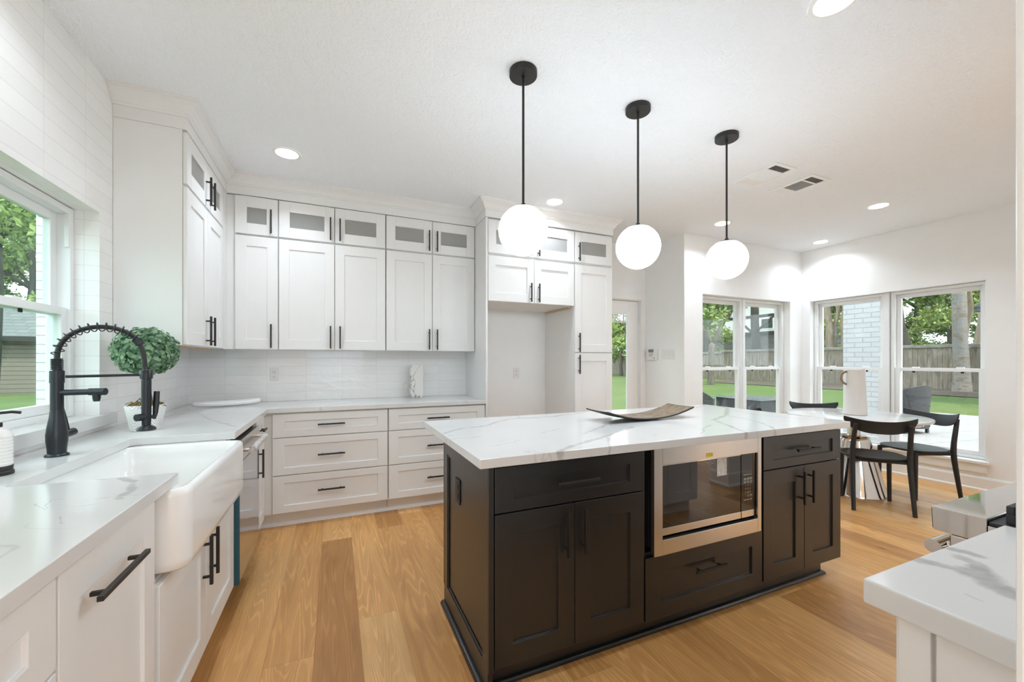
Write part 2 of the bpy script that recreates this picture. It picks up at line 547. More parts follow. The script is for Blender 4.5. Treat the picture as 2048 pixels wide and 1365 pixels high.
def mk_bark(name, c1, c2, sc_=(18, 18, 2.5), patch=None):
    m, nt, b = new_mat(name)
    co = pos(nt)
    mp = nd(nt, 'ShaderNodeMapping')
    mp.inputs['Scale'].default_value = sc_
    nt.links.new(co, mp.inputs[0])
    n = noise(nt, mp.outputs[0], 1.0, 5, 0.6, 0.3)
    c = mix(nt, maprange(nt, n.outputs['Fac'], 0.35, 0.65), c1, c2)
    if patch:
        n2 = noise(nt, co, 2.4, 4, 0.6)
        c = mix(nt, maprange(nt, n2.outputs['Fac'], 0.5, 0.58), c, patch)
    nt.links.new(c, b.inputs['Base Color'])
    b.inputs['Roughness'].default_value = 0.9
    bump(nt, b, n.outputs['Fac'], 0.6, 0.03)
    return m
M['bark'] = mk_bark('grey_brown_bark', (0.059, 0.047, 0.038), (0.149, 0.131, 0.108))
M['bark_d'] = mk_bark('dark_bark', (0.020, 0.018, 0.016), (0.063, 0.056, 0.047))
M['bark_p'] = mk_bark('peeling_patched_bark', (0.117, 0.099, 0.077), (0.225, 0.203, 0.171), (5, 5, 9), (0.18, 0.175, 0.165))
M['bark_c'] = mk_bark('smooth_tan_bark', (0.162, 0.122, 0.077), (0.270, 0.225, 0.162), (12, 12, 1.2))
M['fence'] = mk_bark('weathered_fence_wood', (0.120, 0.097, 0.070), (0.270, 0.237, 0.188), (9, 9, 1.6), (0.18, 0.155, 0.12))
M['fencecap'] = mk_bark('grey_fence_cap', (0.149, 0.135, 0.117), (0.248, 0.234, 0.211), (4, 4, 9))

def mk_ground(name, cols, scale, rough=0.95, bs=0.6):
    m, nt, b = new_mat(name)
    p = pos(nt)
    n = noise(nt, p, scale, 6, 0.7)
    n2 = noise(nt, p, 0.45, 3, 0.6)
    c = mix(nt, maprange(nt, n.outputs['Fac'], 0.35, 0.65), cols[0], cols[1])
    c = mix(nt, mth(nt, 'MULTIPLY', maprange(nt, n2.outputs['Fac'], 0.45, 0.7), 0.6), c, cols[2])
    nt.links.new(c, b.inputs['Base Color'])
    b.inputs['Roughness'].default_value = rough
    bump(nt, b, n.outputs['Fac'], bs, 0.03)
    return m
M['grass'] = mk_ground('lawn_grass', [(0.030, 0.066, 0.007), (0.070, 0.118, 0.017), (0.098, 0.113, 0.030)], 26)
M['mulch'] = mk_ground('bark_mulch', [(0.032, 0.023, 0.016), (0.090, 0.070, 0.050), (0.072, 0.059, 0.041)], 14)

def mk_brick(name, c1, c2, mortar, bw=0.215, rh=0.075, ms=0.008, bs=0.8, rough=0.6):
    m, nt, b = new_mat(name)
    g = nd(nt, 'ShaderNodeNewGeometry')
    sp = nd(nt, 'ShaderNodeSeparateXYZ')
    nt.links.new(g.outputs['Position'], sp.inputs[0])
    sn = nd(nt, 'ShaderNodeSeparateXYZ')
    nt.links.new(g.outputs['True Normal'], sn.inputs[0])
    isx = mth(nt, 'GREATER_THAN', mth(nt, 'ABSOLUTE', sn.outputs['X']), 0.5)
    u = mth(nt, 'ADD', mth(nt, 'MULTIPLY', sp.outputs['X'], mth(nt, 'SUBTRACT', 1.0, isx)), mth(nt, 'MULTIPLY', sp.outputs['Y'], isx))
    cb = nd(nt, 'ShaderNodeCombineXYZ')
    nt.links.new(mth(nt, 'ADD', u, 40.0), cb.inputs[0])
    nt.links.new(mth(nt, 'ADD', sp.outputs['Z'], 10.0), cb.inputs[1])
    br = nd(nt, 'ShaderNodeTexBrick')
    nt.links.new(cb.outputs[0], br.inputs['Vector'])
    br.inputs['Scale'].default_value = 1.0
    br.inputs['Brick Width'].default_value = bw
    br.inputs['Row Height'].default_value = rh
    br.inputs['Mortar Size'].default_value = ms
    br.inputs['Mortar Smooth'].default_value = 0.4
    br.inputs['Color1'].default_value = (*c1, 1)
    br.inputs['Color2'].default_value = (*c2, 1)
    br.inputs['Mortar'].default_value = (*mortar, 1)
    nt.links.new(br.outputs['Color'], b.inputs['Base Color'])
    b.inputs['Roughness'].default_value = rough
    n = noise(nt, g.outputs['Position'], 45, 3)
    h = mth(nt, 'SUBTRACT', mth(nt, 'MULTIPLY', n.outputs['Fac'], 0.35), br.outputs['Fac'])
    bump(nt, b, h, bs, 0.012)
    return m
M['wbrick'] = mk_brick('white_painted_brick', (0.52, 0.53, 0.55), (0.49, 0.50, 0.52), (0.43, 0.44, 0.465))
M['gbrick'] = mk_brick('grey_brick', (0.090, 0.086, 0.083), (0.140, 0.131, 0.126), (0.180, 0.171, 0.167), 0.35, 0.12, 0.015)
M['clap'] = mk_brick('tan_lap_siding', (0.162, 0.131, 0.104), (0.149, 0.122, 0.097), (0.068, 0.054, 0.043), 30.0, 0.19, 0.014)
M['shingle'] = mk_brick('grey_roof_shingles', (0.077, 0.081, 0.083), (0.113, 0.117, 0.119), (0.045, 0.045, 0.047), 0.4, 0.16, 0.012)
M['shingle_b'] = mk_brick('blue_grey_shingles', (0.023, 0.027, 0.034), (0.038, 0.045, 0.054), (0.009, 0.010, 0.011), 0.3, 0.10, 0.010)

def mk_paver():
    m, nt, b = new_mat('concrete_pavers')
    p = pos(nt)
    br = nd(nt, 'ShaderNodeTexBrick')
    mp = nd(nt, 'ShaderNodeMapping')
    mp.inputs['Rotation'].default_value = (0, 0, R(8))
    mp.inputs['Location'].default_value = (50, 50, 0)
    nt.links.new(p, mp.inputs[0])
    nt.links.new(mp.outputs[0], br.inputs['Vector'])
    br.inputs['Scale'].default_value = 1.0
    br.inputs['Brick Width'].default_value = 1.2
    br.inputs['Row Height'].default_value = 0.6
    br.inputs['Mortar Size'].default_value = 0.008
    br.inputs['Color1'].default_value = (0.235, 0.23, 0.228, 1)
    br.inputs['Color2'].default_value = (0.215, 0.21, 0.208, 1)
    br.inputs['Mortar'].default_value = (0.11, 0.105, 0.10, 1)
    n = noise(nt, p, 5, 5, 0.65)
    c = mix(nt, mth(nt, 'MULTIPLY', maprange(nt, n.outputs['Fac'], 0.5, 0.75), 0.5), br.outputs['Color'], (0.165, 0.16, 0.158))
    nt.links.new(c, b.inputs['Base Color'])
    b.inputs['Roughness'].default_value = 0.8
    return m
M['paver'] = mk_paver()

def mk_wicker():
    m, nt, b = new_mat('charcoal_wicker')
    co = objco(nt)
    w1 = nd(nt, 'ShaderNodeTexWave', bands_direction='Z')
    w1.inputs['Scale'].default_value = 14
    w2 = nd(nt, 'ShaderNodeTexWave', bands_direction='DIAGONAL')
    w2.inputs['Scale'].default_value = 14
    nt.links.new(co, w1.inputs[0]); nt.links.new(co, w2.inputs[0])
    f = mth(nt, 'MULTIPLY', w1.outputs['Fac'], w2.outputs['Fac'])
    nt.links.new(mix(nt, f, (0.016, 0.016, 0.018), (0.062, 0.062, 0.066)), b.inputs['Base Color'])
    b.inputs['Roughness'].default_value = 0.6
    bump(nt, b, f, 0.5, 0.01)
    return m
M['wicker'] = mk_wicker()
M['cushion'] = plain('grey_cushion_fabric', (0.13, 0.135, 0.14), 0.9, var=0.06, scale=20)
M['stucco'] = plain('white_stucco', (0.82, 0.82, 0.80), 0.9, var=0.05, scale=2)
M['timber'] = plain('dark_timber', (0.020, 0.016, 0.013), 0.8, var=0.2)
M['darkwin'] = plain('dark_window_glass', (0.045, 0.063, 0.059), 0.1)

# label print: thin grey lines on white paper
def mk_label():
    m, nt, b = new_mat('printed_paper_label')
    co = objco(nt)
    sp = nd(nt, 'ShaderNodeSeparateXYZ')
    nt.links.new(co, sp.inputs[0])
    st = mth(nt, 'GREATER_THAN', mth(nt, 'SINE', mth(nt, 'MULTIPLY', sp.outputs['Z'], 900.0)), 0.35)
    n = noise(nt, co, 260, 1)
    n2 = noise(nt, co, 34, 1)
    f = mth(nt, 'MULTIPLY', st, mth(nt, 'GREATER_THAN', n.outputs['Fac'], 0.46))
    f = mth(nt, 'MULTIPLY', f, mth(nt, 'GREATER_THAN', n2.outputs['Fac'], 0.44))
    nt.links.new(mix(nt, mth(nt, 'MULTIPLY', f, 0.7), (0.74, 0.72, 0.69), (0.2, 0.2, 0.2)), b.inputs['Base Color'])
    b.inputs['Roughness'].default_value = 0.6
    return m
M['label'] = mk_label()

# ------------------------------------------------------------------ shape helpers
class MB:
    def __init__(self):
        self.bm = bmesh.new()
    def add(self, vs, fs):
        v = [self.bm.verts.new(p) for p in vs]
        for f in fs:
            try:
                self.bm.faces.new([v[i] for i in f])
            except ValueError:
                pass
        return v
    def box(self, x0, x1, y0, y1, z0, z1):
        self.add([(x0, y0, z0), (x1, y0, z0), (x1, y1, z0), (x0, y1, z0), (x0, y0, z1), (x1, y0, z1), (x1, y1, z1), (x0, y1, z1)],
                 [(0, 3, 2, 1), (4, 5, 6, 7), (0, 1, 5, 4), (1, 2, 6, 5), (2, 3, 7, 6), (3, 0, 4, 7)])
        return self
    def rbox(self, c, size, rz=0.0, rx=0.0, ry=0.0):
        hx, hy, hz = (s / 2 for s in size)
        m = Matrix.Translation(c) @ Matrix.Rotation(rz, 4, 'Z') @ Matrix.Rotation(ry, 4, 'Y') @ Matrix.Rotation(rx, 4, 'X')
        vs = [m @ Vector(p) for p in ((-hx, -hy, -hz), (hx, -hy, -hz), (hx, hy, -hz), (-hx, hy, -hz), (-hx, -hy, hz), (hx, -hy, hz), (hx, hy, hz), (-hx, hy, hz))]
        self.add(vs, [(0, 3, 2, 1), (4, 5, 6, 7), (0, 1, 5, 4), (1, 2, 6, 5), (2, 3, 7, 6), (3, 0, 4, 7)])
        return self
    def prism(self, poly, z0, z1, axis='z'):
        """poly: counter-clockwise outline; axis z: (x,y); x: (y,z); y: (x,z)"""
        n = len(poly)
        def P(a, h):
            return (a[0], a[1], h) if axis == 'z' else ((h, a[0], a[1]) if axis == 'x' else (a[0], h, a[1]))
        vs = [P(a, z0) for a in poly] + [P(a, z1) for a in poly]
        fs = [tuple(range(n - 1, -1, -1)), tuple(range(n, 2 * n))]
        for i in range(n):
            j = (i + 1) % n
            fs.append((i, j, n + j, n + i))
        self.add(vs, fs)
        return self
    def lathe(self, prof, c=(0, 0, 0), n=32, axis='z', cap=True, wave=None):
        """prof: (radius, height) from bottom to top"""
        rings = []
        for k, (r, h) in enumerate(prof):
            ring = []
            for i in range(n):
                a = 2 * PI * i / n
                rr = r if wave is None else r * wave(a, h)
                p = (rr * math.cos(a), rr * math.sin(a), h)
                if axis == 'x':
                    p = (p[2], p[0], p[1])
                elif axis == 'y':
                    p = (p[1], p[2], p[0])
                ring.append(self.bm.verts.new((p[0] + c[0], p[1] + c[1], p[2] + c[2])))
            rings.append(ring)
        for a, b in zip(rings[:-1], rings[1:]):
            for i in range(n):
                j = (i + 1) % n
                self.bm.faces.new((a[i], a[j], b[j], b[i]))
        if cap:
            self.bm.faces.new(rings[0][::-1])
            self.bm.faces.new(rings[-1])
        return self
    def tube(self, pts, r, n=8, cap=True, flat=None):
        """a round (or flattened) bar along a path; r may be a list"""
        pts = [Vector(p) for p in pts]
        rs = r if isinstance(r, (list, tuple)) else [r] * len(pts)
        rings = []
        up = None
        for i, p in enumerate(pts):
            t = (pts[min(i + 1, len(pts) - 1)] - pts[max(i - 1, 0)]).normalized()
            if up is None:
                up = Vector((0, 0, 1)) if abs(t.z) < 0.9 else Vector((1, 0, 0))
            s = t.cross(up).normalized()
            up = s.cross(t).normalized()
            ring = []
            for k in range(n):
                a = 2 * PI * k / n
                fx = flat[0] if flat else 1.0
                fy = flat[1] if flat else 1.0
                ring.append(self.bm.verts.new(p + s * (rs[i] * math.cos(a) * fx) + up * (rs[i] * math.sin(a) * fy)))
            rings.append(ring)
        for a, b in zip(rings[:-1], rings[1:]):
            for k in range(n):
                j = (k + 1) % n
                self.bm.faces.new((a[k], a[j], b[j], b[k]))
        if cap:
            self.bm.faces.new(rings[0][::-1])
            self.bm.faces.new(rings[-1])
        return self
    def loops(self, loops, cap0=True, cap1=True):
        rr = [[self.bm.verts.new(p) for p in l] for l in loops]
        n = len(rr[0])
        for a, b in zip(rr[:-1], rr[1:]):
            for k in range(n):
                j = (k + 1) % n
                self.bm.faces.new((a[k], a[j], b[j], b[k]))
        if cap0:
            self.bm.faces.new(rr[0][::-1])
        if cap1:
            self.bm.faces.new(rr[-1])
        return self
    def sphere(self, c, r, n=32, m=16, sz=1.0):
        prof = []
        for i in range(1, m):
            a = -PI / 2 + PI * i / m
            prof.append((r * math.cos(a), r * math.sin(a) * sz))
        return self.lathe(prof, c, n)
    def build(self, name, mat, parent=None, smooth=False, bevel=0.0, seg=2, fix=True):
        bm = self.bm
        if fix:
            bmesh.ops.recalc_face_normals(bm, faces=bm.faces)
        me = bpy.data.meshes.new(name)
        bm.to_mesh(me)
        bm.free()
        me.materials.append(mat if not isinstance(mat, str) else M[mat])
        o = bpy.data.objects.new(name, me)
        C.objects.link(o)
        if smooth:
            for p in me.polygons:
                p.use_smooth = True
            if smooth != 'all':
                try:
                    me.set_sharp_from_angle(angle=R(38))
                except Exception:
                    pass
        if bevel:
            md = o.modifiers.new('bevel', 'BEVEL')
            md.width = bevel
            md.segments = seg
            md.limit_method = 'ANGLE'
            md.angle_limit = R(40)
            md.harden_normals = False
        if parent is not None:
            o.parent = parent
        return o

def tag(o, label=None, cat=None, group=None, kind=None):
    if label: o['label'] = label
    if cat: o['category'] = cat
    if group: o['group'] = group
    if kind: o['kind'] = kind
    return o

def thing(name, label, cat, loc=(0, 0, 0), rz=0.0, group=None):
    o = bpy.data.objects.new(name, None)
    C.objects.link(o)
    o.empty_display_size = 0.05
    o.location = loc
    o.rotation_euler = (0, 0, rz)
    return tag(o, label, cat, group)

def struct(o, label=None):
    o['kind'] = 'structure'
    if label: o['label'] = label
    return o

def dup(root, loc, rz=None, label=None):
    r = root.copy()
    C.objects.link(r)
    r.location = loc
    if rz is not None:
        r.rotation_euler = (0, 0, rz)
    if label: r['label'] = label
    for ch in list(root.children):
        c = ch.copy(); C.objects.link(c); c.parent = r
        for g in list(ch.children):
            d = g.copy(); C.objects.link(d); d.parent = c
    return r

def rrect(x0, x1, y0, y1, r, seg=4):
    pts = []
    for cx, cy, a0 in ((x1 - r, y0 + r, -90), (x1 - r, y1 - r, 0), (x0 + r, y1 - r, 90), (x0 + r, y0 + r, 180)):
        for i in range(seg + 1):
            a = R(a0 + 90 * i / seg)
            pts.append((cx + r * math.cos(a), cy + r * math.sin(a)))
    return pts

def text_mesh(name, body, size, mat, parent, loc, rot, align='CENTER', extr=0.0002):
    cu = bpy.data.curves.new(name, 'FONT')
    cu.body = body
    cu.size = size
    cu.align_x = align
    cu.align_y = 'CENTER'
    cu.extrude = extr
    tmp = bpy.data.objects.new(name, cu)
    me = bpy.data.meshes.new_from_object(tmp)
    bpy.data.objects.remove(tmp)
    me.materials.clear()
    me.materials.append(M[mat])
    o = bpy.data.objects.new(name, me)
    C.objects.link(o)
    o.location = loc
    o.rotation_euler = rot
    o.parent = parent
    return o

# ------------------------------------------------------------------ the setting
CEIL = 2.74
XL, YB = -1.10, 4.11           # left wall and back wall faces
XA, YN = 3.67, 3.465           # alcove wall and nook wall
XR = 5.80                      # nook window wall

struct(MB().box(-1.3, 6.05, -4.2, 4.4, -0.06, 0.0).build('floor', 'floor'), 'wide oak plank floor')
struct(MB().box(-1.3, 6.05, -4.2, 4.4, CEIL, CEIL + 0.2).build('ceiling', 'ceiling'), 'white textured ceiling')

W1 = dict(y0=1.40, y1=2.725, z0=0.985, z1=2.025)
b = MB()
T = 0.20
b.box(XL - T, XL, -4.2, -3.6, 0, CEIL).box(XL - T, XL, -3.6, -1.0, 0, 0.35).box(XL - T, XL, -3.6, -1.0, 2.35, CEIL).box(XL - T, XL, -1.0, W1['y0'], 0, CEIL).box(XL - T, XL, W1['y1'], 4.4, 0, CEIL)  # unseen rear opening, added to let more daylight into the room
b.box(XL - T, XL, W1['y0'], W1['y1'], 0, W1['z0']).box(XL - T, XL, W1['y0'], W1['y1'], W1['z1'], CEIL)
struct(b.build('wall_left', 'tile'), 'glossy stacked white tile wall with the sink window')

DX0, DX1, DZ = 2.775, 3.583, 2.035
b = MB()
b.box(XL, DX0 - 0.02, YB, 4.4, 0, CEIL).box(DX1 + 0.02, XA + 0.3, YB, 4.4, 0, CEIL).box(DX0 - 0.02, DX1 + 0.02, YB, 4.4, DZ + 0.02, CEIL)
struct(b.build('wall_back', 'wall'))
struct(MB().box(XL, 1.2575, YB - 0.008, YB, 0.914, 1.38).build('wall_backsplash', 'tile'), 'glossy stacked white tile between counter and upper cabinets')
NW = dict(x0=3.96, x1=5.565, z0=0.285, z1=2.06)
b = MB()
b.box(XA, NW['x0'], YN, YN + 0.18, 0, CEIL).box(NW['x1'], 6.05, YN, YN + 0.18, 0, CEIL)
b.box(NW['x0'], NW['x1'], YN, YN + 0.18, 0, NW['z0']).box(NW['x0'], NW['x1'], YN, YN + 0.18, NW['z1'], CEIL)
struct(b.build('wall_nook', 'wall'))
struct(MB().box(XA, XA + 0.18, YN + 0.18, YB, 0, CEIL).build('wall_alcove', 'wall'))
RW = dict(y0=1.765, y1=3.355, z0=0.285, z1=2.062)
b = MB()
b.box(XR, XR + 0.18, -4.2, -3.6, 0, CEIL).box(XR, XR + 0.18, -3.6, -0.6, 0, 0.35).box(XR, XR + 0.18, -3.6, -0.6, 2.35, CEIL).box(XR, XR + 0.18, -0.6, RW['y0'], 0, CEIL).box(XR, XR + 0.18, RW['y1'], YN, 0, CEIL)  # opening behind the camera, added for extra daylight
b.box(XR, XR + 0.18, RW['y0'], RW['y1'], 0, RW['z0']).box(XR, XR + 0.18, RW['y0'], RW['y1'], RW['z1'], CEIL)
struct(b.build('wall_right', 'wall'))
struct(MB().box(0.72, 2.80, -0.42, -0.275, 0, CEIL).build('wall_range', 'wall'))
struct(MB().box(0.45, 0.72, -0.62, 0.1232, 0, CEIL).build('wall_pantry', 'trim', bevel=0.004))
struct(MB().box(3.64, XR, -0.25, -0.05, 0, CEIL).build('wall_hall', 'wall'))
b = MB()
b.box(-1.3, -0.7, -4.4, -4.2, 0, CEIL).box(5.5, 6.05, -4.4, -4.2, 0, CEIL).box(-0.7, 5.5, -4.4, -4.2, 0, 0.35).box(-0.7, 5.5, -4.4, -4.2, 2.35, CEIL)  # unseen band of openings, added so daylight fills from behind
b.box(1.30, 1.42, -4.4, -4.2, 0.35, 2.35).box(3.40, 3.52, -4.4, -4.2, 0.35, 2.35)
struct(b.build('wall_rear', 'wall'), 'unseen rear wall with a band of added openings for daylight')

def baseboard(name, pts, h=0.135, t=0.016):
    """a board with an eased top along a plan path, outward on the right-hand side"""
    prof = [(0.0, 0.0), (t + 0.012, 0.0), (t + 0.012, 0.012), (t + 0.004, 0.022), (t, 0.024), (t, h - 0.02), (t * 0.5, h - 0.005), (0.0, h)]
    return struct(sweep(pts, prof).build(name, 'trim'))

def sweep(path, prof):
    n = len(path)
    norms = []
    for a, c in zip(path[:-1], path[1:]):
        dx, dy = c[0] - a[0], c[1] - a[1]
        l = math.hypot(dx, dy)
        norms.append((dy / l, -dx / l))
    rings = []
    for i, p in enumerate(path):
        if i == 0:
            m = norms[0]
        elif i == n - 1:
            m = norms[-1]
        else:
            a, c = norms[i - 1], norms[i]
            k = 1 + a[0] * c[0] + a[1] * c[1]
            m = ((a[0] + c[0]) / k, (a[1] + c[1]) / k)
        rings.append([(p[0] + m[0] * o, p[1] + m[1] * o, z) for o, z in prof])
    mb = MB()
    mb.loops(rings)
    return mb

baseboard('baseboard_right', [(XR, 3.45), (XR, 0.0)])
baseboard('baseboard_nook', [(XA + 0.02, YN), (XR - 0.03, YN)])
baseboard('baseboard_alcove', [(XA, YB - 0.03), (XA, YN + 0.0)])
baseboard('baseboard_hall', [(XR - 0.03, -0.05), (3.64, -0.05), (3.64, -0.25)])
baseboard('baseboard_fridge', [(1.28, YB), (2.205, YB)])

# crown and frieze round the tops of the wall cabinets
cpath = [(XL + 0.001, 2.858), (-0.782, 2.858), (-0.782, 3.787), (1.256, 3.787), (1.256, 3.478), (2.672, 3.478), (2.672, YB - 0.001)]
prof = [(-0.018, 2.588), (0.004, 2.588), (0.004, 2.655), (0.012, 2.655), (0.014, 2.664), (0.020, 2.668), (0.030, 2.686), (0.045, 2.703), (0.062, 2.714),
        (0.066, 2.716), (0.068, 2.726), (0.076, 2.727), (0.078, 2.7395), (-0.018, 2.7395)]
struct(sweep(cpath, prof).build('trim_1', 'cab'), 'white crown moulding over the wall cabinets')

# ------------------------------------------------------------------ windows
def sash_unit(name, glassmat, origin, rz, w, h, label, vent=True):
    """one double-hung unit: origin is lower corner on the room face, local x along the wall, -y to the room"""
    root = bpy.data.objects.new(name, None)
    C.objects.link(root)
    root.empty_display_size = 0.05
    root.location = origin
    root.rotation_euler = (0, 0, rz)
    root['kind'] = 'structure'
    root['label'] = label
    f = 0.030
    m = MB()
    m.box(0, f, 0, 0.085, 0, h).box(w - f, w, 0, 0.085, 0, h).box(f, w - f, 0, 0.085, h - f, h).box(f, w - f, 0, 0.085, 0, f)
    m.box(f, f + 0.012, 0.0, 0.018, h * 0.81, h - f).box(w - f - 0.012, w - f, 0.0, 0.018, h * 0.81, h - f)
    m.build('window_frame', 'vinyl', root, bevel=0.002)
    s = 0.042
    mid = h / 2
    # upper sash (outer track), lower sash (inner track)
    def sash(nm, y0, y1, za, zb, rail_lo, rail_hi):
        a, c = f + 0.001, w - f - 0.001
        q = MB()
        q.box(a, a + s, y0, y1, za, zb).box(c - s, c, y0, y1, za, zb)
        q.box(a + s, c - s, y0, y1, za, za + rail_lo).box(a + s, c - s, y0, y1, zb - rail_hi, zb)
        o = q.build(nm, 'vinyl', root, bevel=0.002)
        g = MB().box(a + s - 0.004, c - s + 0.004, (y0 + y1) / 2 - 0.003, (y0 + y1) / 2 + 0.003, za + rail_lo - 0.004, zb - rail_hi + 0.004)
        g.build('pane', glassmat, o)
        if nm == 'lower_sash':
            k = MB()
            for fx in (0.25, 0.75):
                k.box(w * fx - 0.012, w * fx + 0.012, (y0 + y1) / 2 - 0.006, (y0 + y1) / 2 - 0.0035, zb - rail_hi - 0.018, zb - rail_hi - 0.001)
            k.build('vent_latch', 'dark', o)
            k = MB()
            for fx in (0.27, 0.73):
                k.box(w * fx - 0.03, w * fx + 0.03, y0 + 0.006, y1 - 0.002, zb, zb + 0.010)
            k.build('sash_lock', 'vinyl', o, bevel=0.003)
        return o
    sash('upper_sash', 0.050, 0.080, mid - 0.018, h - f - 0.001, 0.030, s)
    sash('lower_sash', 0.012, 0.044, f + 0.001, mid + 0.020, s, 0.036)
    return root

# sink window: faces +x, local x runs along +y
sash_unit('window_1', M['pane_g'], (-1.195, W1['y0'] + 0.004, W1['z0'] + 0.012), R(90), W1['y1'] - W1['y0'] - 0.008, W1['z1'] - W1['z0'] - 0.016, 'white double-hung window over the sink')
wn_w = (NW['x1'] - NW['x0']) / 2
for i in range(2):
    sash_unit('window_%d' % (2 + i), M['pane'], (NW['x0'] + 0.004 + i * (wn_w + 0.006), YN + 0.085, NW['z0'] + 0.004), 0, wn_w - 0.014, NW['z1'] - NW['z0'] - 0.008,
              'double-hung window on the nook end wall, ' + ('beside the alcove' if i == 0 else 'beside the nook corner'))
struct(MB().box(NW['x0'] + wn_w - 0.012, NW['x0'] + wn_w + 0.012, YN + 0.072, YN + 0.175, NW['z0'] + 0.002, NW['z1'] - 0.002).build('trim_2', 'vinyl'))
wr_w = (RW['y1'] - RW['y0']) / 2
for i in range(2):     # faces -x: local x runs along -y
    sash_unit('window_%d' % (4 + i), M['pane'], (XR + 0.085, RW['y1'] - 0.004 - i * (wr_w + 0.022), RW['z0'] + 0.004), R(-90), wr_w - 0.030, RW['z1'] - RW['z0'] - 0.008,
              'double-hung window on the long nook wall, ' + ('showing the brick pillar' if i == 0 else 'showing the big tree trunk'))
struct(MB().box(XR + 0.068, XR + 0.175, RW['y1'] - wr_w - 0.016, RW['y1'] - wr_w + 0.036, RW['z0'] + 0.002, RW['z1'] - 0.002).build('trim_3', 'vinyl'))
# stools and aprons under the nook windows
b = MB()
b.box(XR - 0.035, XR + 0.084, RW['y0'] - 0.03, RW['y1'] + 0.03, RW['z0'] - 0.028, RW['z0'] + 0.001)
b.box(XR - 0.018, XR - 0.001, RW['y0'] - 0.015, RW['y1'] + 0.015, RW['z0'] - 0.115, RW['z0'] - 0.028)
struct(b.build('trim_4', 'trim', bevel=0.004), 'white window stool and apron on the long nook wall')
b = MB()
b.box(NW['x0'] - 0.03, NW['x1'] + 0.03, YN - 0.035, YN + 0.084, NW['z0'] - 0.028, NW['z0'] + 0.001)
b.box(NW['x0'] - 0.015, NW['x1'] + 0.015, YN - 0.018, YN - 0.001, NW['z0'] - 0.115, NW['z0'] - 0.028)
struct(b.build('trim_5', 'trim', bevel=0.004))
# stone ledge of the sink window
struct(MB().box(-1.195, -1.072, W1['y0'] - 0.10, W1['y1'] + 0.115, W1['z0'] - 0.045, W1['z0'] - 0.001 + 0.012).build('trim_6', 'quartz_s', bevel=0.002), 'veined stone ledge below the sink window')

# ------------------------------------------------------------------ patio door in the alcove
door = bpy.data.objects.new('door_1', None)
C.objects.link(door)
door.location = (DX0, YB + 0.03, 0)
door['kind'] = 'structure'
door['label'] = 'white glazed patio door beside the tall pantry cabinet'
dw = DX1 - DX0
gx0, gx1, gz0, gz1 = 0.155, dw - 0.155, 0.27, 1.885
m = MB()
m.box(0.003, gx0, 0, 0.044, 0.006, DZ - 0.003).box(gx1, dw - 0.003, 0, 0.044, 0.006, DZ - 0.003)
m.box(gx0, gx1, 0, 0.044, 0.006, gz0).box(gx0, gx1, 0, 0.044, gz1, DZ - 0.003)
m.build('door_panel', 'trim', door, bevel=0.002)
m = MB()
q = 0.028
m.box(gx0 - 0.005, gx0 + q, -0.012, -0.001, gz0 - 0.005, gz1 + 0.005).box(gx1 - q, gx1 + 0.005, -0.012, -0.001, gz0 - 0.005, gz1 + 0.005)
m.box(gx0 + q, gx1 - q, -0.012, -0.001, gz0 - 0.005, gz0 + q).box(gx0 + q, gx1 - q, -0.012, -0.001, gz1 - q, gz1 + 0.005)
m.build('glazing_frame', 'trim', door, bevel=0.003)
MB().box(gx0 - 0.002, gx1 + 0.002, 0.020, 0.024, gz0 - 0.002, gz1 + 0.002).build('pane', 'pane', door)
m = MB()
for k in range(9):
    z = gz1 - q - 0.006 - k * 0.009
    m.box(gx0 + q + 0.004, gx1 - q - 0.004, 0.004, 0.017, z - 0.0035, z)
m.box(gx0 + q + 0.004, gx1 - q - 0.004, 0.004, 0.018, gz1 - q - 0.10, gz1 - q - 0.09)
m.build('raised_blind', 'plastic', door)
for z in (0.25, 1.03, 1.80):
    MB().box(dw - 0.004, dw + 0.008, -0.007, 0.0, z - 0.05, z + 0.05).lathe([(0.006, -0.05), (0.006, 0.05)], (dw + 0.003, -0.009, z), 10).build('hinge', 'plastic', door)
b = MB()
cw = 0.085
b.box(DX0 - 0.02 - cw + 0.012, DX0 - 0.006, YB - 0.018, YB - 0.001, 0, DZ + 0.012)
b.box(DX1 + 0.008, XA - 0.002, YB - 0.018, YB - 0.001, 0, DZ + 0.012)
b.box(DX0 - 0.02 - cw + 0.012, XA - 0.002, YB - 0.018, YB - 0.001, DZ + 0.012, DZ + 0.10)
b.box(DX0 - 0.02, DX0 - 0.001, YB + 0.001, YB + 0.11, 0, DZ + 0.02).box(DX1 + 0.010, DX1 + 0.02, YB + 0.001, YB + 0.11, 0, DZ + 0.02).box(DX0 - 0.001, DX1 + 0.010, YB + 0.001, YB + 0.11, DZ + 0.002, DZ + 0.02)
struct(b.build('trim_7', 'trim', bevel=0.003), 'white casing of the patio door')

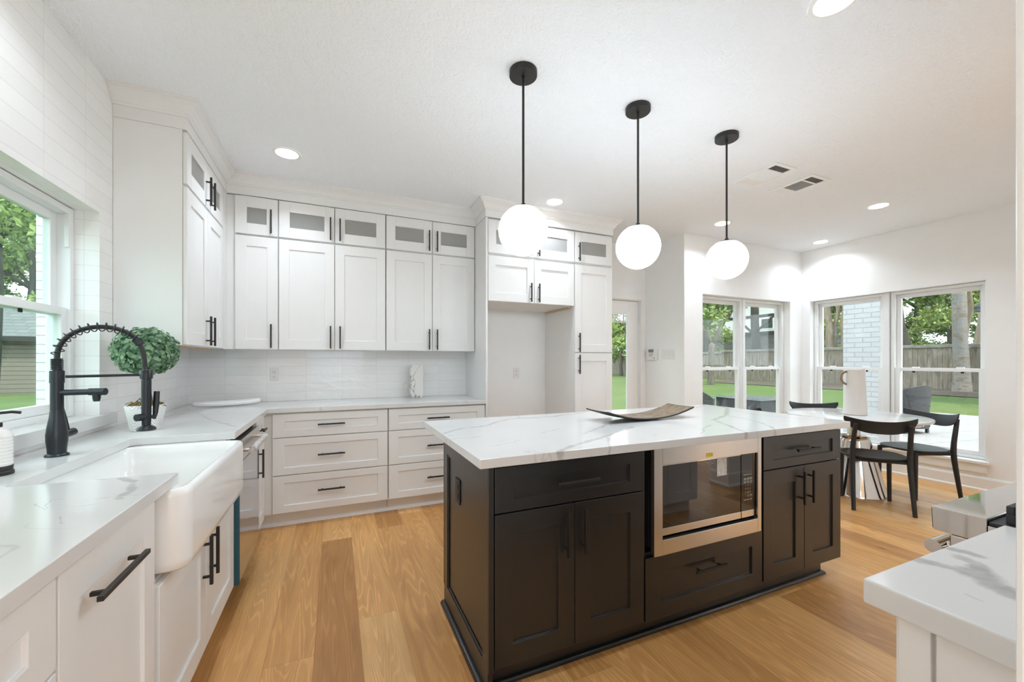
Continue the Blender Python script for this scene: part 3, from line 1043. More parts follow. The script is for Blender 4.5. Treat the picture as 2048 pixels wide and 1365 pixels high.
# ------------------------------------------------------------------ cabinets
# local frame of a cabinet: x 0..w along its front, y 0 = face of the box (the room is at -y), z from the box bottom
FT = 0.021
def shaker_mb(x0, x1, z0, z1, fs=0.075, fr=0.080, rec=0.009):
    """a frame-and-panel front: stiles fs, rails fr, panel set back rec"""
    m = MB()
    y0, y1 = -FT, -0.001
    a, c, d, e = x0 + fs, x1 - fs, z0 + fr, z1 - fr
    vs = [(x0, y0, z0), (x1, y0, z0), (x1, y0, z1), (x0, y0, z1), (a, y0, d), (c, y0, d), (c, y0, e), (a, y0, e),
          (a, y0 + rec, d), (c, y0 + rec, d), (c, y0 + rec, e), (a, y0 + rec, e), (x0, y1, z0), (x1, y1, z0), (x1, y1, z1), (x0, y1, z1)]
    fs_ = [(0, 1, 5, 4), (1, 2, 6, 5), (2, 3, 7, 6), (3, 0, 4, 7), (4, 5, 9, 8), (5, 6, 10, 9), (6, 7, 11, 10), (7, 4, 8, 11), (8, 9, 10, 11),
           (1, 0, 12, 13), (2, 1, 13, 14), (3, 2, 14, 15), (0, 3, 15, 12), (15, 14, 13, 12)]
    m.add(vs, fs_)
    return m

def frame_mb(x0, x1, z0, z1, fs, fr):
    m = MB()
    y0, y1 = -FT, -0.001
    m.box(x0, x0 + fs, y0, y1, z0, z1).box(x1 - fs, x1, y0, y1, z0, z1).box(x0 + fs, x1 - fs, y0, y1, z0, z0 + fr).box(x0 + fs, x1 - fs, y0, y1, z1 - fr, z1)
    bmesh.ops.remove_doubles(m.bm, verts=m.bm.verts, dist=1e-5)
    return m

def handle_mb(kind, x, z, ln=0.192, t=0.0115, out=0.034):
    """square bar pull on two posts; centre at x,z"""
    m = MB()
    yb = -FT - out
    h = t / 2
    o = ln * 0.5 - 0.032
    if kind == 'v':
        m.box(x - h, x + h, yb, yb + t, z - ln / 2, z + ln / 2)
        for s in (-o, o):
            m.box(x - h * 0.8, x + h * 0.8, yb + t, -FT + 0.0002, z + s - h * 0.8, z + s + h * 0.8)
    else:
        m.box(x - ln / 2, x + ln / 2, yb, yb + t, z - h, z + h)
        for s in (-o, o):
            m.box(x + s - h * 0.8, x + s + h * 0.8, yb + t, -FT + 0.0002, z - h * 0.8, z + h * 0.8)
    return m

def fronts(root, specs, mat, bev=0.0018):
    for s in specs:
        k, x0, x1, z0, z1 = s[:5]
        opt = s[5] if len(s) > 5 else {}
        if k == 'glass':
            o = frame_mb(x0, x1, z0, z1, opt.get('fs', 0.078), opt.get('fr', 0.086)).build('door', mat, root, bevel=bev)
            fs, fr = opt.get('fs', 0.078), opt.get('fr', 0.086)
            MB().box(x0 + fs - 0.004, x1 - fs + 0.004, -0.012, -0.009, z0 + fr - 0.004, z1 - fr + 0.004).build('glass_pane', 'cabglass', o)
        else:
            o = shaker_mb(x0, x1, z0, z1, opt.get('fs', 0.075), opt.get('fr', 0.080 if k == 'door' else 0.056), opt.get('rec', 0.009)).build('door' if k == 'door' else 'drawer', mat, root, bevel=bev)
        if 'h' in opt:
            hk, hx, hz = opt['h'][:3]
            ln = opt['h'][3] if len(opt['h']) > 3 else 0.192
            handle_mb(hk, hx, hz, ln).build('handle', 'black', o, bevel=0.0008, seg=1)

def wall_cabinet(label, origin, rz, w, h, d, specs, group, hollow=False, mat='cab', cat='wall cabinet', ply=False, name='wall_cabinet'):
    r = thing(name, label, cat, origin, rz, group)
    m = MB()
    if hollow:
        t = 0.018
        m.box(0, t, 0, d, 0, h).box(w - t, w, 0, d, 0, h).box(t, w - t, 0, d, 0, t).box(t, w - t, 0, d, h - t, h).box(t, w - t, d - 0.012, d, t, h - t)
    else:
        m.box(0, w, 0, d, 0, h)
    m.build('body', mat, r, bevel=0.001, seg=1)
    fronts(r, specs, mat)
    if ply:
        q = MB().box(0.02, w - 0.02, 0.055, 0.07, -0.012, 0).box(0.02, w - 0.02, d - 0.03, d - 0.004, -0.012, 0)
        q.build('raw_wood_cleat', 'ply', r)['label'] = 'unpainted wooden cleat'
    return r

GU, GG, GB, GI = 'white shaker wall cabinets', 'glass-fronted top cabinets', 'white base cabinets', 'espresso island cabinets'
ZB, ZM, ZT = 1.362, 2.278, 2.588         # bottom, joint and top of the wall cabinets
g = 0.0025

# left run: faces +x
LW = 0.84
y0 = 2.862
hl = LW / 2
wall_cabinet('two-door white wall cabinet on the tile wall beside the sink window', (-0.80, y0, ZB), R(90), LW - 0.002, ZM - ZB - 0.002, 0.298,
             [('door', 0.008, hl - g, 0.002, ZM - ZB - 0.010, {'h': ('v', hl - 0.045, 0.105)}),
              ('door', hl + g, LW - 0.02, 0.002, ZM - ZB - 0.010, {'h': ('v', hl + 0.048, 0.105)})], GU, ply=True)
wall_cabinet('two-door glass-fronted cabinet on top of the wall cabinet beside the sink window', (-0.80, y0, ZM), R(90), LW - 0.002, ZT - ZM - 0.002, 0.298,
             [('glass', 0.008, hl - g, 0.008, 0.304, {'h': ('v', hl - 0.045, 0.108, 0.185)}),
              ('glass', hl + g, LW - 0.02, 0.008, 0.304, {'h': ('v', hl + 0.048, 0.108, 0.185)})], GG, hollow=True)
t = thing('cabinet_end_panel', 'plain white end panel of the wall cabinets facing the sink window', 'end panel', (XL + 0.0015, 2.8575, ZB))
MB().box(0, 0.2985, 0, 0.0040, 0, ZT - ZB - 0.001).build('panel', 'cab', t)
# corner filler between the two runs
t = thing('corner_filler', 'narrow white filler strip in the inner corner between the two wall cabinet runs', 'filler panel', (-0.80, 3.704, ZB))
MB().box(0, 0.072, 0.108, 0.126, 0, ZT - ZB - 0.002).box(0, 0.018, 0, 0.126, 0, ZT - ZB - 0.002).build('filler_strip', 'cab', t)

# back run: faces -y
YF = 3.812
def back_pair(x0, x1, label, label2):
    w = x1 - x0
    h = w / 2
    wall_cabinet(label, (x0, YF, ZB), 0, w - 0.002, ZM - ZB - 0.002, YB - YF - 0.002,
                 [('door', 0.003, h - g, 0.002, ZM - ZB - 0.010, {'h': ('v', h - 0.033, 0.108)}), ('door', h + g, w - 0.005, 0.002, ZM - ZB - 0.010, {'h': ('v', h + 0.042, 0.108)})], GU)
    wall_cabinet(label2, (x0, YF, ZM), 0, w - 0.002, ZT - ZM - 0.002, YB - YF - 0.002,
                 [('glass', 0.003, h - g, 0.006, 0.304, {'h': ('v', h - 0.033, 0.115)}), ('glass', h + g, w - 0.005, 0.006, 0.304, {'h': ('v', h + 0.042, 0.115)})], GG, hollow=True)
wall_cabinet('narrow single-door white wall cabinet, next to the inner corner', (-0.727, YF, ZB), 0, 0.298, ZM - ZB - 0.002, YB - YF - 0.002,
             [('door', 0.002, 0.295, 0.002, ZM - ZB - 0.010, {'h': ('v', 0.250, 0.108)})], GU)
wall_cabinet('narrow single-door glass-fronted top cabinet, next to the inner corner', (-0.727, YF, ZM), 0, 0.298, ZT - ZM - 0.002, YB - YF - 0.002,
             [('glass', 0.002, 0.295, 0.006, 0.304, {'h': ('v', 0.250, 0.115)})], GG, hollow=True)
back_pair(-0.427, 0.416, 'wide two-door white wall cabinet above the power outlet in the tiles', 'glass-fronted top cabinet pair in the middle of the back wall')
back_pair(0.418, 1.256, 'two-door white wall cabinet above the grey marble vase', 'glass-fronted top cabinet pair above the marble vase, next to the tall panel')

# fridge recess
t = thing('refrigerator_panel', 'tall white end panel on the left of the empty refrigerator recess', 'end panel', (1.258, 3.482, 0))
MB().box(0, 0.0195, 0, YB - 3.482 - 0.002, 0.0, ZT - 0.001).build('panel', 'cab', t, bevel=0.001, seg=1)
YT = 3.503
FX0, FX1 = 1.2785, 2.208
w = FX1 - FX0
h = w / 2 + 0.01
wall_cabinet('two-door white cabinet bridging the top of the empty refrigerator recess', (FX0, YT, 1.822), 0, w - 0.001, 2.255 - 1.822, YB - YT - 0.002,
             [('door', 0.004, h - g, 0.002, 2.238 - 1.822, {'fs': 0.072, 'h': ('v', h - 0.040, 0.100, 0.18)}), ('door', h + g, w - 0.005, 0.002, 2.238 - 1.822, {'fs': 0.072, 'h': ('v', h + 0.045, 0.100, 0.18)})],
             'white cabinets round the refrigerator recess', ply=False)
t = thing('wooden_batten', 'raw wooden batten under the bridging cabinet inside the refrigerator recess', 'batten', (FX1 - 0.026, 3.56, 1.807))
MB().box(0, 0.022, 0, 0.50, 0, 0.0145).build('batten', 'ply', t)
wall_cabinet('two-door glass-fronted top cabinet above the refrigerator recess', (FX0, YT, 2.257), 0, w - 0.001, ZT - 2.257 - 0.001, YB - YT - 0.002,
             [('glass', 0.004, h - g, 0.008, 0.312, {'h': ('v', h - 0.040, 0.115)}), ('glass', h + g, w - 0.005, 0.008, 0.312, {'h': ('v', h + 0.045, 0.115)})],
             'white cabinets round the refrigerator recess', hollow=True)
PX0, PX1 = 2.210, 2.672
w = PX1 - PX0
r = thing('pantry_cabinet', 'tall narrow white pantry cabinet with two stacked doors, beside the patio door', 'pantry cabinet', (PX0, YT, 0))
MB().box(0, w, 0, YB - YT - 0.002, 0.105, 2.255).box(0.0, w, 0.06, YB - YT - 0.002, 0.0, 0.105).build('body', 'cab', r, bevel=0.001, seg=1)
fronts(r, [('door', 0.003, w - 0.002, 0.115, 1.347, {'h': ('v', 0.045, 1.235)}), ('door', 0.003, w - 0.002, 1.358, 2.242, {'h': ('v', 0.045, 1.455)})], 'cab')
wall_cabinet('single-door glass-fronted top cabinet over the tall pantry cabinet', (PX0, YT, 2.257), 0, w, ZT - 2.257 - 0.001, YB - YT - 0.002,
             [('glass', 0.003, w - 0.002, 0.010, 0.312, {'fs': 0.075, 'h': ('v', 0.045, 0.113, 0.185)})], GG, hollow=True)

# base cabinets
ZC = 0.8775
def base_cabinet(label, origin, rz, w, d, specs, group, mat='cab', toe=0.112, setback=0.062, box=None, toe_mat=None, cat='base cabinet'):
    r = thing('base_cabinet', label, cat, origin, rz, group)
    m = MB()
    if box:
        for bx in box:
            m.box(*bx)
    else:
        m.box(0, w, 0, d, toe, ZC)
    m.build('body', mat, r, bevel=0.001, seg=1)
    MB().box(0.0, w, setback, setback + 0.016, 0.0, toe).build('toe_kick', mat, r)
    fronts(r, specs, mat)
    return r

YD = 3.512
def drawer_bank(x0, x1, label):
    w = x1 - x0
    sp = []
    for z0, z1 in ((0.690, 0.866), (0.404, 0.684), (0.118, 0.398)):
        sp.append(('drawer', 0.003, w - 0.003, z0, z1, {'fs': 0.078, 'fr': 0.056, 'h': ('h', w / 2 - 0.01, (z0 + z1) / 2 + (0.012 if z0 < 0.2 else 0.0), 0.195)}))
    return base_cabinet(label, (x0, YD, 0), 0, w, YB - YD - 0.003, sp, GB)
drawer_bank(-0.436, 0.400, 'white three-drawer base cabinet next to the inner corner')
drawer_bank(0.403, 1.256, 'white three-drawer base cabinet partly hidden behind the island')
t = thing('corner_filler', 'white filler post between the dishwasher run and the drawers', 'filler panel', (-0.497, 3.43, 0))
MB().box(0, 0.060, 0.082, 0.10, 0.112, ZC).box(0.0, 0.0015, 0.0, 0.10, 0.112, ZC).box(-0.066, 0.0605, 0.144, 0.16, 0.0, 0.112).box(-0.078, -0.0625, -0.008, 0.16, 0.0, 0.112).box(-0.06, 0.0605, 0.10, 0.144, 0.105, 0.112).build('filler_strip', 'cab', t)
struct(sweep([(-0.54, 3.573), (1.256, 3.573)], [(0, 0), (0.014, 0), (0.013, 0.006), (0.008, 0.016), (0.0, 0.024)]).build('trim_8', 'cab'))

XF = -0.497
DL = -XL + XF - 0.003
w = 0.62
base_cabinet('white base cabinet at the near end of the sink run, with top drawer', (XF, 0.412, 0), R(90), w, DL,
             [('drawer', 0.003, w - 0.003, 0.696, 0.868, {'fr': 0.056, 'h': ('h', w / 2, 0.783, 0.235)}), ('door', 0.003, w - 0.003, 0.118, 0.690, {})], GB)
w = 0.445
base_cabinet('white single-panel pull-out cabinet with a horizontal bar, just before the sink', (XF, 1.034, 0), R(90), w, DL,
             [('door', 0.003, w - 0.003, 0.118, 0.868, {'fs': 0.068, 'h': ('h', w / 2 - 0.028, 0.775, 0.235)})], GB)
w = 1.005
base_cabinet('two-door white sink base cabinet under the farmhouse sink apron', (XF, 1.481, 0), R(90), w, DL,
             [('door', 0.030, 0.500, 0.118, 0.602, {'h': ('v', 0.455, 0.485)}), ('door', 0.505, 0.980, 0.118, 0.602, {'h': ('v', 0.548, 0.485)})], GB,
             box=[(0, w, 0, DL, 0.112, 0.612), (0, 0.045, 0, DL, 0.612, ZC), (0.922, w, 0, DL, 0.612, ZC)])
w = 0.31
base_cabinet('narrow white base cabinet between dishwasher and inner corner', (XF, 3.112, 0), R(90), w, DL,
             [('drawer', 0.004, w - 0.004, 0.700, 0.868, {'fs': 0.07, 'fr': 0.05, 'h': ('h', w / 2, 0.79, 0.13)}), ('door', 0.004, w - 0.004, 0.118, 0.694, {'fs': 0.07, 'h': ('v', 0.07, 0.575)})], GB)

# dishwasher
r = thing('dishwasher', 'stainless dishwasher still in blue film, between sink base and narrow cabinet', 'dishwasher', (XF, 2.492, 0), R(90))
w = 0.612
MB().box(0.006, w - 0.006, 0, DL - 0.02, 0.10, 0.868).build('body', 'dark', r)
MB().box(0.004, w - 0.004, -0.036, -0.001, 0.105, 0.725).build('door', 'steel_dw', r, bevel=0.003)
MB().box(0.004, 0.007, -0.040, -0.0365, 0.105, 0.725).box(0.0005, 0.0036, -0.037, 0.0, 0.105, 0.725).build('protective_film', 'teal', r)
MB().box(0.004, w - 0.004, -0.036, -0.001, 0.729, 0.846).build('control_strip', 'steel', r, bevel=0.003)
hm = MB().tube([(0.05, -0.082, 0.79), (w - 0.05, -0.082, 0.79)], 0.013, 14)
for x in (0.08, w - 0.08):
    hm.tube([(x, -0.036, 0.79), (x, -0.078, 0.79)], 0.009, 10)
hm.build('handle', 'steel', r, smooth=True)
def wrapwave(a, h):
    return 1.0 + 0.10 * math.sin(5 * a + h * 90) + 0.07 * math.sin(h * 260)
mb = MB()
mb.lathe([(0.0175, x) for x in [0.10 + i * 0.008 for i in range(54)]], (0, -0.082, 0.79), 16, axis='x', wave=wrapwave)
mb.build('bubble_wrap_sleeve', plain('crinkled_clear_wrap', (0.62, 0.60, 0.58), 0.15, var=0.35, scale=60), r, smooth='all')

# perimeter worktop with the notch for the sink
poly = [(XL + 0.002, -0.02), (-0.46, -0.02), (-0.46, 1.612)]
for i in range(4):
    a = R(90 * i / 3)
    poly.append((-0.835 - 0.025 * math.sin(a), 1.637 - 0.025 * math.cos(a)))
for i in range(4):
    a = R(90 * i / 3)
    poly.append((-0.835 - 0.025 * math.cos(a), 2.380 + 0.025 * math.sin(a)))
poly += [(-0.46, 2.405), (-0.46, 3.470), (1.2565, 3.470), (1.2565, YB - 0.009), (XL + 0.002, YB - 0.009)]
tag(MB().prism(poly, 0.879, 0.914).build('countertop', 'quartz_l', bevel=0.002), 'white veined quartz worktop running round the corner past the sink', 'worktop')

# farmhouse sink
def sink():
    r = thing('farmhouse_sink', 'white fireclay farmhouse sink with rounded apron, below the window', 'sink', (-0.66, 1.97, 0.62))
    ox, oy, oz = r.location
    def ring(x0, x1, y0, y1, rad, z):
        return [(x - ox, y - oy, z - oz) for x, y in rrect(x0, x1, y0, y1, rad, 6)]
    m = MB()
    X0, X1, Y0, Y1 = -0.90, -0.415, 1.535, 2.395
    L_ = [ring(X0, X1 - 0.012, Y0 + 0.02, Y1 - 0.02, 0.05, 0.622), ring(X0, X1 - 0.003, Y0 + 0.006, Y1 - 0.006, 0.052, 0.632), ring(X0, X1, Y0, Y1, 0.055, 0.655), ring(X0, X1, Y0, Y1, 0.055, 0.855),
          ring(X0, X1 - 0.002, Y0 + 0.002, Y1 - 0.002, 0.055, 0.868), ring(X0 + 0.003, X1 - 0.010, Y0 + 0.008, Y1 - 0.008, 0.05, 0.8775),
          ring(X0 + 0.02, X1 - 0.022, Y0 + 0.02, Y1 - 0.02, 0.045, 0.8775), ring(X0 + 0.028, X1 - 0.030, Y0 + 0.03, Y1 - 0.03, 0.04, 0.868), ring(X0 + 0.03, X1 - 0.034, Y0 + 0.034, Y1 - 0.034, 0.04, 0.84),
          ring(X0 + 0.035, X1 - 0.04, Y0 + 0.04, Y1 - 0.04, 0.05, 0.69), ring(X0 + 0.06, X1 - 0.06, Y0 + 0.06, Y1 - 0.06, 0.05, 0.668)]
    m.loops(L_)
    m.build('basin', 'porcelain', r, smooth='all')
    MB().lathe([(0.045, 0), (0.045, 0.004), (0.03, 0.004), (0.028, 0.001)], (-0.66 - ox, 1.97 - oy, 0.6685 - oz), 24).build('drain', 'chrome', r, smooth=True)
sink()

# faucet
def faucet():
    r = thing('kitchen_faucet', 'black spring-neck pull-down faucet behind the sink', 'faucet', (-0.956, 2.07, 0.9145))
    m = MB().lathe([(0.0325, 0), (0.0335, 0.003), (0.031, 0.007), (0.0255, 0.010), (0.0265, 0.03), (0.0295, 0.058), (0.0298, 0.080), (0.0265, 0.110), (0.0215, 0.140), (0.0192, 0.165), (0.0192, 0.168),
                    (0.0182, 0.169), (0.0182, 0.272), (0.0202, 0.273), (0.0202, 0.318), (0.0185, 0.319)], n=36)
    m.build('column', 'gunmetal', r, smooth=True)
    m = MB()
    pts = []
    for i in range(12 * 7 + 1):
        a = 2 * PI * i / 12
        pts.append((0.0150 * math.cos(a), 0.0150 * math.sin(a), 0.321 + 0.042 * i / (12 * 7)))
    m.tube(pts, 0.0027, 6)
    m.lathe([(0.0125, 0.318), (0.0125, 0.362)], n=16)
    # arch of the hose
    def arch(s):     # 0..1 from column top to sprayer top
        x0, x1, zb, zt = 0.0, 0.257, 0.362, 0.487
        a = PI * (1 - s)
        x = (x0 + x1) / 2 + (x1 - x0) / 2 * math.cos(a)
        k = math.sin(a)
        z = zb + (zt - zb) * (k ** 0.85)
        if s > 0.82:
            z -= (s - 0.82) / 0.18 * 0.040
        return Vector((x, 0, z))
    hp = [arch(i / 40) for i in range(41)] + [Vector((0.257, 0, 0.305))]
    m.build('spring_base', 'gunmetal', r, smooth=True)
    MB().tube([(0, 0, 0.35)] + hp, 0.0085, 12).build('hose', 'black', r, smooth=True)
    pts = []
    N = 13
    for i in range(N * 14 + 1):
        s = 0.02 + 0.80 * i / (N * 14)
        c = arch(s)
        t = (arch(s + 0.01) - arch(s - 0.01)).normalized()
        side = Vector((0, 1, 0))
        up = t.cross(side)
        a = 2 * PI * i / 14
        pts.append(c + side * (0.0165 * math.cos(a)) + up * (0.0165 * math.sin(a)))
    MB().tube(pts, 0.0021, 6).build('coil_spring', 'gunmetal', r, smooth=True)
    e = arch(0.83)
    MB().tube([arch(0.80), arch(0.85)], 0.0150, 14).build('spring_collar', 'gunmetal', r, smooth=True)
    MB().tube([(0.025, 0, 0.296), (0.262, 0, 0.300)], 0.0055, 10).build('support_arm', 'gunmetal', r, smooth=True)
    sx = 0.262
    s = MB().lathe([(0.0195, 0.284), (0.0205, 0.285), (0.0205, 0.316), (0.0195, 0.318)], (sx, 0, 0), 24)
    s.build('arm_ring', 'gunmetal', r, smooth=True)
    s = MB().lathe([(0.030, 0.078), (0.032, 0.082), (0.028, 0.090), (0.014, 0.098), (0.0145, 0.11), (0.0155, 0.14), (0.0160, 0.27), (0.0145, 0.318), (0.0105, 0.322), (0.0105, 0.330)], (sx, 0, 0), 24)
    s.tube([(sx - 0.004, -0.005, 0.132), (sx - 0.02, -0.032, 0.132)], 0.014, 14)
    sp = s.build('spray_head', 'gunmetal', r, smooth=True)
    l = MB()
    l.tube([(sx + 0.020, 0.012, 0.120), (sx + 0.024, 0.014, 0.145), (sx + 0.026, 0.015, 0.185), (sx + 0.028, 0.016, 0.232)], [0.006, 0.009, 0.011, 0.010], 10, flat=(0.5, 1.0))
    l.tube([(sx + 0.012, 0.006, 0.13), (sx + 0.024, 0.014, 0.130)], 0.007, 8)
    l.build('trigger', 'gunmetal', sp, smooth=True)
    m = MB().tube([(0.01, -0.002, 0.236), (0.06, -0.012, 0.237), (0.105, -0.021, 0.238)], 0.0112, 16)
    m.tube([(0.100, -0.020, 0.238), (0.150, -0.030, 0.238)], 0.0138, 18)
    m.lathe([(0.0085, 0.201), (0.0095, 0.202), (0.0115, 0.212), (0.0125, 0.232)], (0.122, -0.025, 0), 18)
    m.build('fixed_spout', 'gunmetal', r, smooth=True)
    m = MB().tube([(0.008, 0.018, 0.075), (0.014, 0.045, 0.078), (0.018, 0.064, 0.080)], [0.0135, 0.0155, 0.0145], 18)
    k = m.build('lever_hub', 'gunmetal', r, smooth=True)
    MB().tube([(0.012, 0.040, 0.088), (0.006, 0.038, 0.13), (-0.001, 0.034, 0.180)], [0.0068, 0.0060, 0.0042], 10).build('lever', 'gunmetal', k, smooth=True)
faucet()

# soap bottle
r = thing('soap_dispenser', 'ribbed white soap dispenser with black pump at the left edge', 'soap dispenser', (-0.968, 1.795, 0.9145))
pr = [(0.036, 0.0), (0.0375, 0.002), (0.0375, 0.010)]
MB().lathe(pr + [(0.035, 0.012), (0.0352, 0.026), (0.034, 0.028)], n=32).build('base_band', 'black', r, smooth=True)
pr = [(0.033, 0.028)]
for i in range(9):
    z = 0.030 + i * 0.0105
    pr += [(0.0335, z), (0.0352, z + 0.003), (0.0352, z + 0.0075), (0.0335, z + 0.010)]
pr += [(0.033, 0.128), (0.026, 0.140), (0.014, 0.146), (0.013, 0.150)]
MB().lathe(pr, n=32).build('bottle', 'plastic', r, smooth=True)
m = MB().lathe([(0.0135, 0.149), (0.0135, 0.162), (0.006, 0.164), (0.005, 0.186), (0.009, 0.188), (0.009, 0.196)], n=18)
m.tube([(0.0, 0, 0.192), (0.030, 0.010, 0.194), (0.048, 0.016, 0.190)], 0.0045, 8)
m.build('pump', 'black', r, smooth=True)

# topiary
def topiary():
    r = thing('topiary_plant', 'round green artificial topiary in a carved white pot', 'potted plant', (-0.895, 2.665, 0.9145))
    def sq(z, hw, rad):
        return [(x, y, z) for x, y in rrect(-hw, hw, -hw, hw, rad, 5)]
    m = MB().loops([sq(0.0, 0.052, 0.030), sq(0.003, 0.055, 0.032), sq(0.128, 0.072, 0.034), sq(0.130, 0.0715, 0.034), sq(0.130, 0.067, 0.032), sq(0.116, 0.065, 0.030)])
    m.build('pot', 'pot', r, smooth=True)
    rnd = random.Random(5)
    m = MB()
    for i in range(150):
        a = rnd.random() * 2 * PI
        q = 0.062 * math.sqrt(rnd.random())
        x, y = q * math.cos(a), q * math.sin(a)
        z = 0.117 + rnd.random() * 0.018
        b2 = rnd.random() * 2 * PI
        l = 0.010 + rnd.random() * 0.014
        m.tube([(x - l * math.cos(b2), y - l * math.sin(b2), z), (x, y, z + 0.007 + rnd.random() * 0.006), (x + l * math.cos(b2), y + l * math.sin(b2), z)], 0.0022, 4)
    m.build('moss', 'moss', r)
    m = MB()
    for k in range(5):
        a = 2 * PI * k / 5
        pts = []
        for i in range(9):
            s = i / 8
            rr = 0.016 * (1 - s) ** 1.5 + 0.006
            aa = a + s * 1.8
            pts.append((0.004 * math.sin(s * 5) + rr * math.cos(aa), rr * math.sin(aa), 0.118 + s * 0.19))
        m.tube(pts, [0.006 - 0.003 * i / 8 for i in range(9)], 6)
    m.tube([(-0.02, 0.0, 0.12), (-0.032, -0.01, 0.15), (-0.022, -0.012, 0.165), (-0.008, 0.0, 0.13)], 0.003, 6)
    m.build('stem', 'bark_s', r, smooth=True)
    cz = 0.405
    vs, fs = [], []
    n = 1100
    for i in range(n):
        k = i + 0.5
        ph = math.acos(1 - 2 * k / n)
        th = PI * (1 + 5 ** 0.5) * k
        d = Vector((math.cos(th) * math.sin(ph), math.sin(th) * math.sin(ph), math.cos(ph)))
        rr = rnd.uniform(0.104, 0.138)
        c = Vector((d.x * rr, d.y * rr, d.z * rr * 0.93))
        nrm = (d + Vector((rnd.uniform(-1, 1), rnd.uniform(-1, 1), rnd.uniform(-0.4, 1))) * 0.62).normalized()
        u = nrm.orthogonal().normalized()
        u = (Matrix.Rotation(rnd.random() * 6.3, 3, nrm) @ u)
        v = nrm.cross(u)
        s_ = rnd.uniform(0.0075, 0.0125)
        base = len(vs)
        vs.append(c - nrm * 0.0025)
        for q in range(8):
            a = 2 * PI * q / 8
            vs.append(c + (u * math.cos(a) + v * math.sin(a)) * s_ + nrm * 0.001)
        for q in range(8):
            fs.append((base, base + 1 + q, base + 1 + (q + 1) % 8))
    vs = [(p.x, p.y, p.z + cz) for p in vs]
    m = MB()
    m.add(vs, fs)
    m.sphere((0, 0, cz), 0.094, 20, 12, 0.93)
    m.build('foliage', 'leaf_t', r, fix=False)
topiary()

# long white tray in the corner
def tray():
    a, c = Vector((-0.985, 3.735, 0)), Vector((-0.570, 3.890, 0))
    mid = (a + c) / 2
    L = (c - a).length
    r = thing('serving_tray', 'long white boat-shaped tray lying in the worktop corner', 'tray', (mid.x, mid.y, 0.9145), math.atan2(c.y - a.y, c.x - a.x))
    loops_o = []
    def sec(s, inner):
        x = (s - 0.5) * L
        k = math.sin(PI * min(max(s, 0.02), 0.98)) ** 0.45
        wv = 0.060 * k + 0.008
        hb = 0.004 + 0.012 * (abs(s - 0.5) * 2) ** 3
        ht = 0.036 + 0.012 * (abs(s - 0.5) * 2) ** 2.2
        pts = []
        for i in range(9):
            t_ = -1 + 2 * i / 8
            pts.append((x, t_ * wv, hb + (ht - hb) * abs(t_) ** 7))
        for i in range(8, -1, -1):
            t_ = -1 + 2 * i / 8
            pts.append((x, t_ * (wv - 0.006), hb + 0.006 + (ht - hb - 0.004) * abs(t_) ** 7))
        return pts
    m = MB().loops([sec(i / 24, False) for i in range(25)])
    m.build('tray_body', 'porcelain', r, smooth='all')
tray()

# marble vase
def vase():
    r = thing('marble_vase', 'tall grey-veined marble vase standing against the backsplash', 'vase', (0.722, 3.985, 0.9145))
    def ring(z, w, d, rad, rot):
        cs, sn = math.cos(rot), math.sin(rot)
        return [(x * cs - y * sn, x * sn + y * cs, z) for x, y in rrect(-w, w, -d, d, rad, 4)]
    L_ = []
    for i in range(13):
        z = 0.022 + 0.298 * i / 12
        L_.append(ring(z, 0.062 + 0.003 * math.sin(i * 0.9), 0.04, 0.012, 0.06 * math.sin(i * 0.55)))
    top = L_[-1]
    L_.append([(x * 0.86, y * 0.82, z) for x, y, z in top])
    L_.append([(x * 0.82, y * 0.76, z - 0.10) for x, y, z in top])
    MB().loops(L_).build('vase_body', 'marble_grey', r, smooth=True)
    m = MB()
    for x in (-0.04, 0.0, 0.04):
        m.rbox((x, -0.012, 0.012), (0.026, 0.04, 0.022))
    m.build('foot', 'marble_grey', r, bevel=0.003)
    ring_pts = [(-0.062 - 0.030 - 0.030 * math.cos(a), 0.0, 0.115 + 0.024 * math.sin(a)) for a in [PI + i * 2 * PI / 16 for i in range(17)]]
    MB().tube(ring_pts, 0.004, 8).build('ring_handle', 'marble_grey', r, smooth=True)
vase()

# outlets
def outlet(label, loc, rz, mat='plastic', dark=False):
    r = thing('power_outlet', label, 'outlet', loc, rz)
    m = MB().box(-0.036, 0.036, -0.006, 0, -0.058, 0.058)
    m.build('cover_plate', 'black' if dark else mat, r, bevel=0.003)
    for z in (-0.022, 0.022):
        k = MB()
        k.box(-0.017, 0.017, -0.009, -0.0062, z - 0.014, z + 0.014)
        o = k.build('socket', 'gunmetal' if dark else mat, r, bevel=0.003)
        MB().box(-0.008, -0.006, -0.0096, -0.0091, z - 0.002, z + 0.007).box(0.006, 0.008, -0.0096, -0.0091, z - 0.002, z + 0.006).box(-0.0025, 0.0025, -0.0096, -0.0091, z - 0.010, z - 0.006).build('slot', 'dark', o)
    return r
outlet('white power outlet on the tiled backsplash below the wall cabinets', (-0.491, YB - 0.008, 1.152), 0)
outlet('white power outlet on the back wall inside the refrigerator recess', (1.845, YB, 1.135), 0)

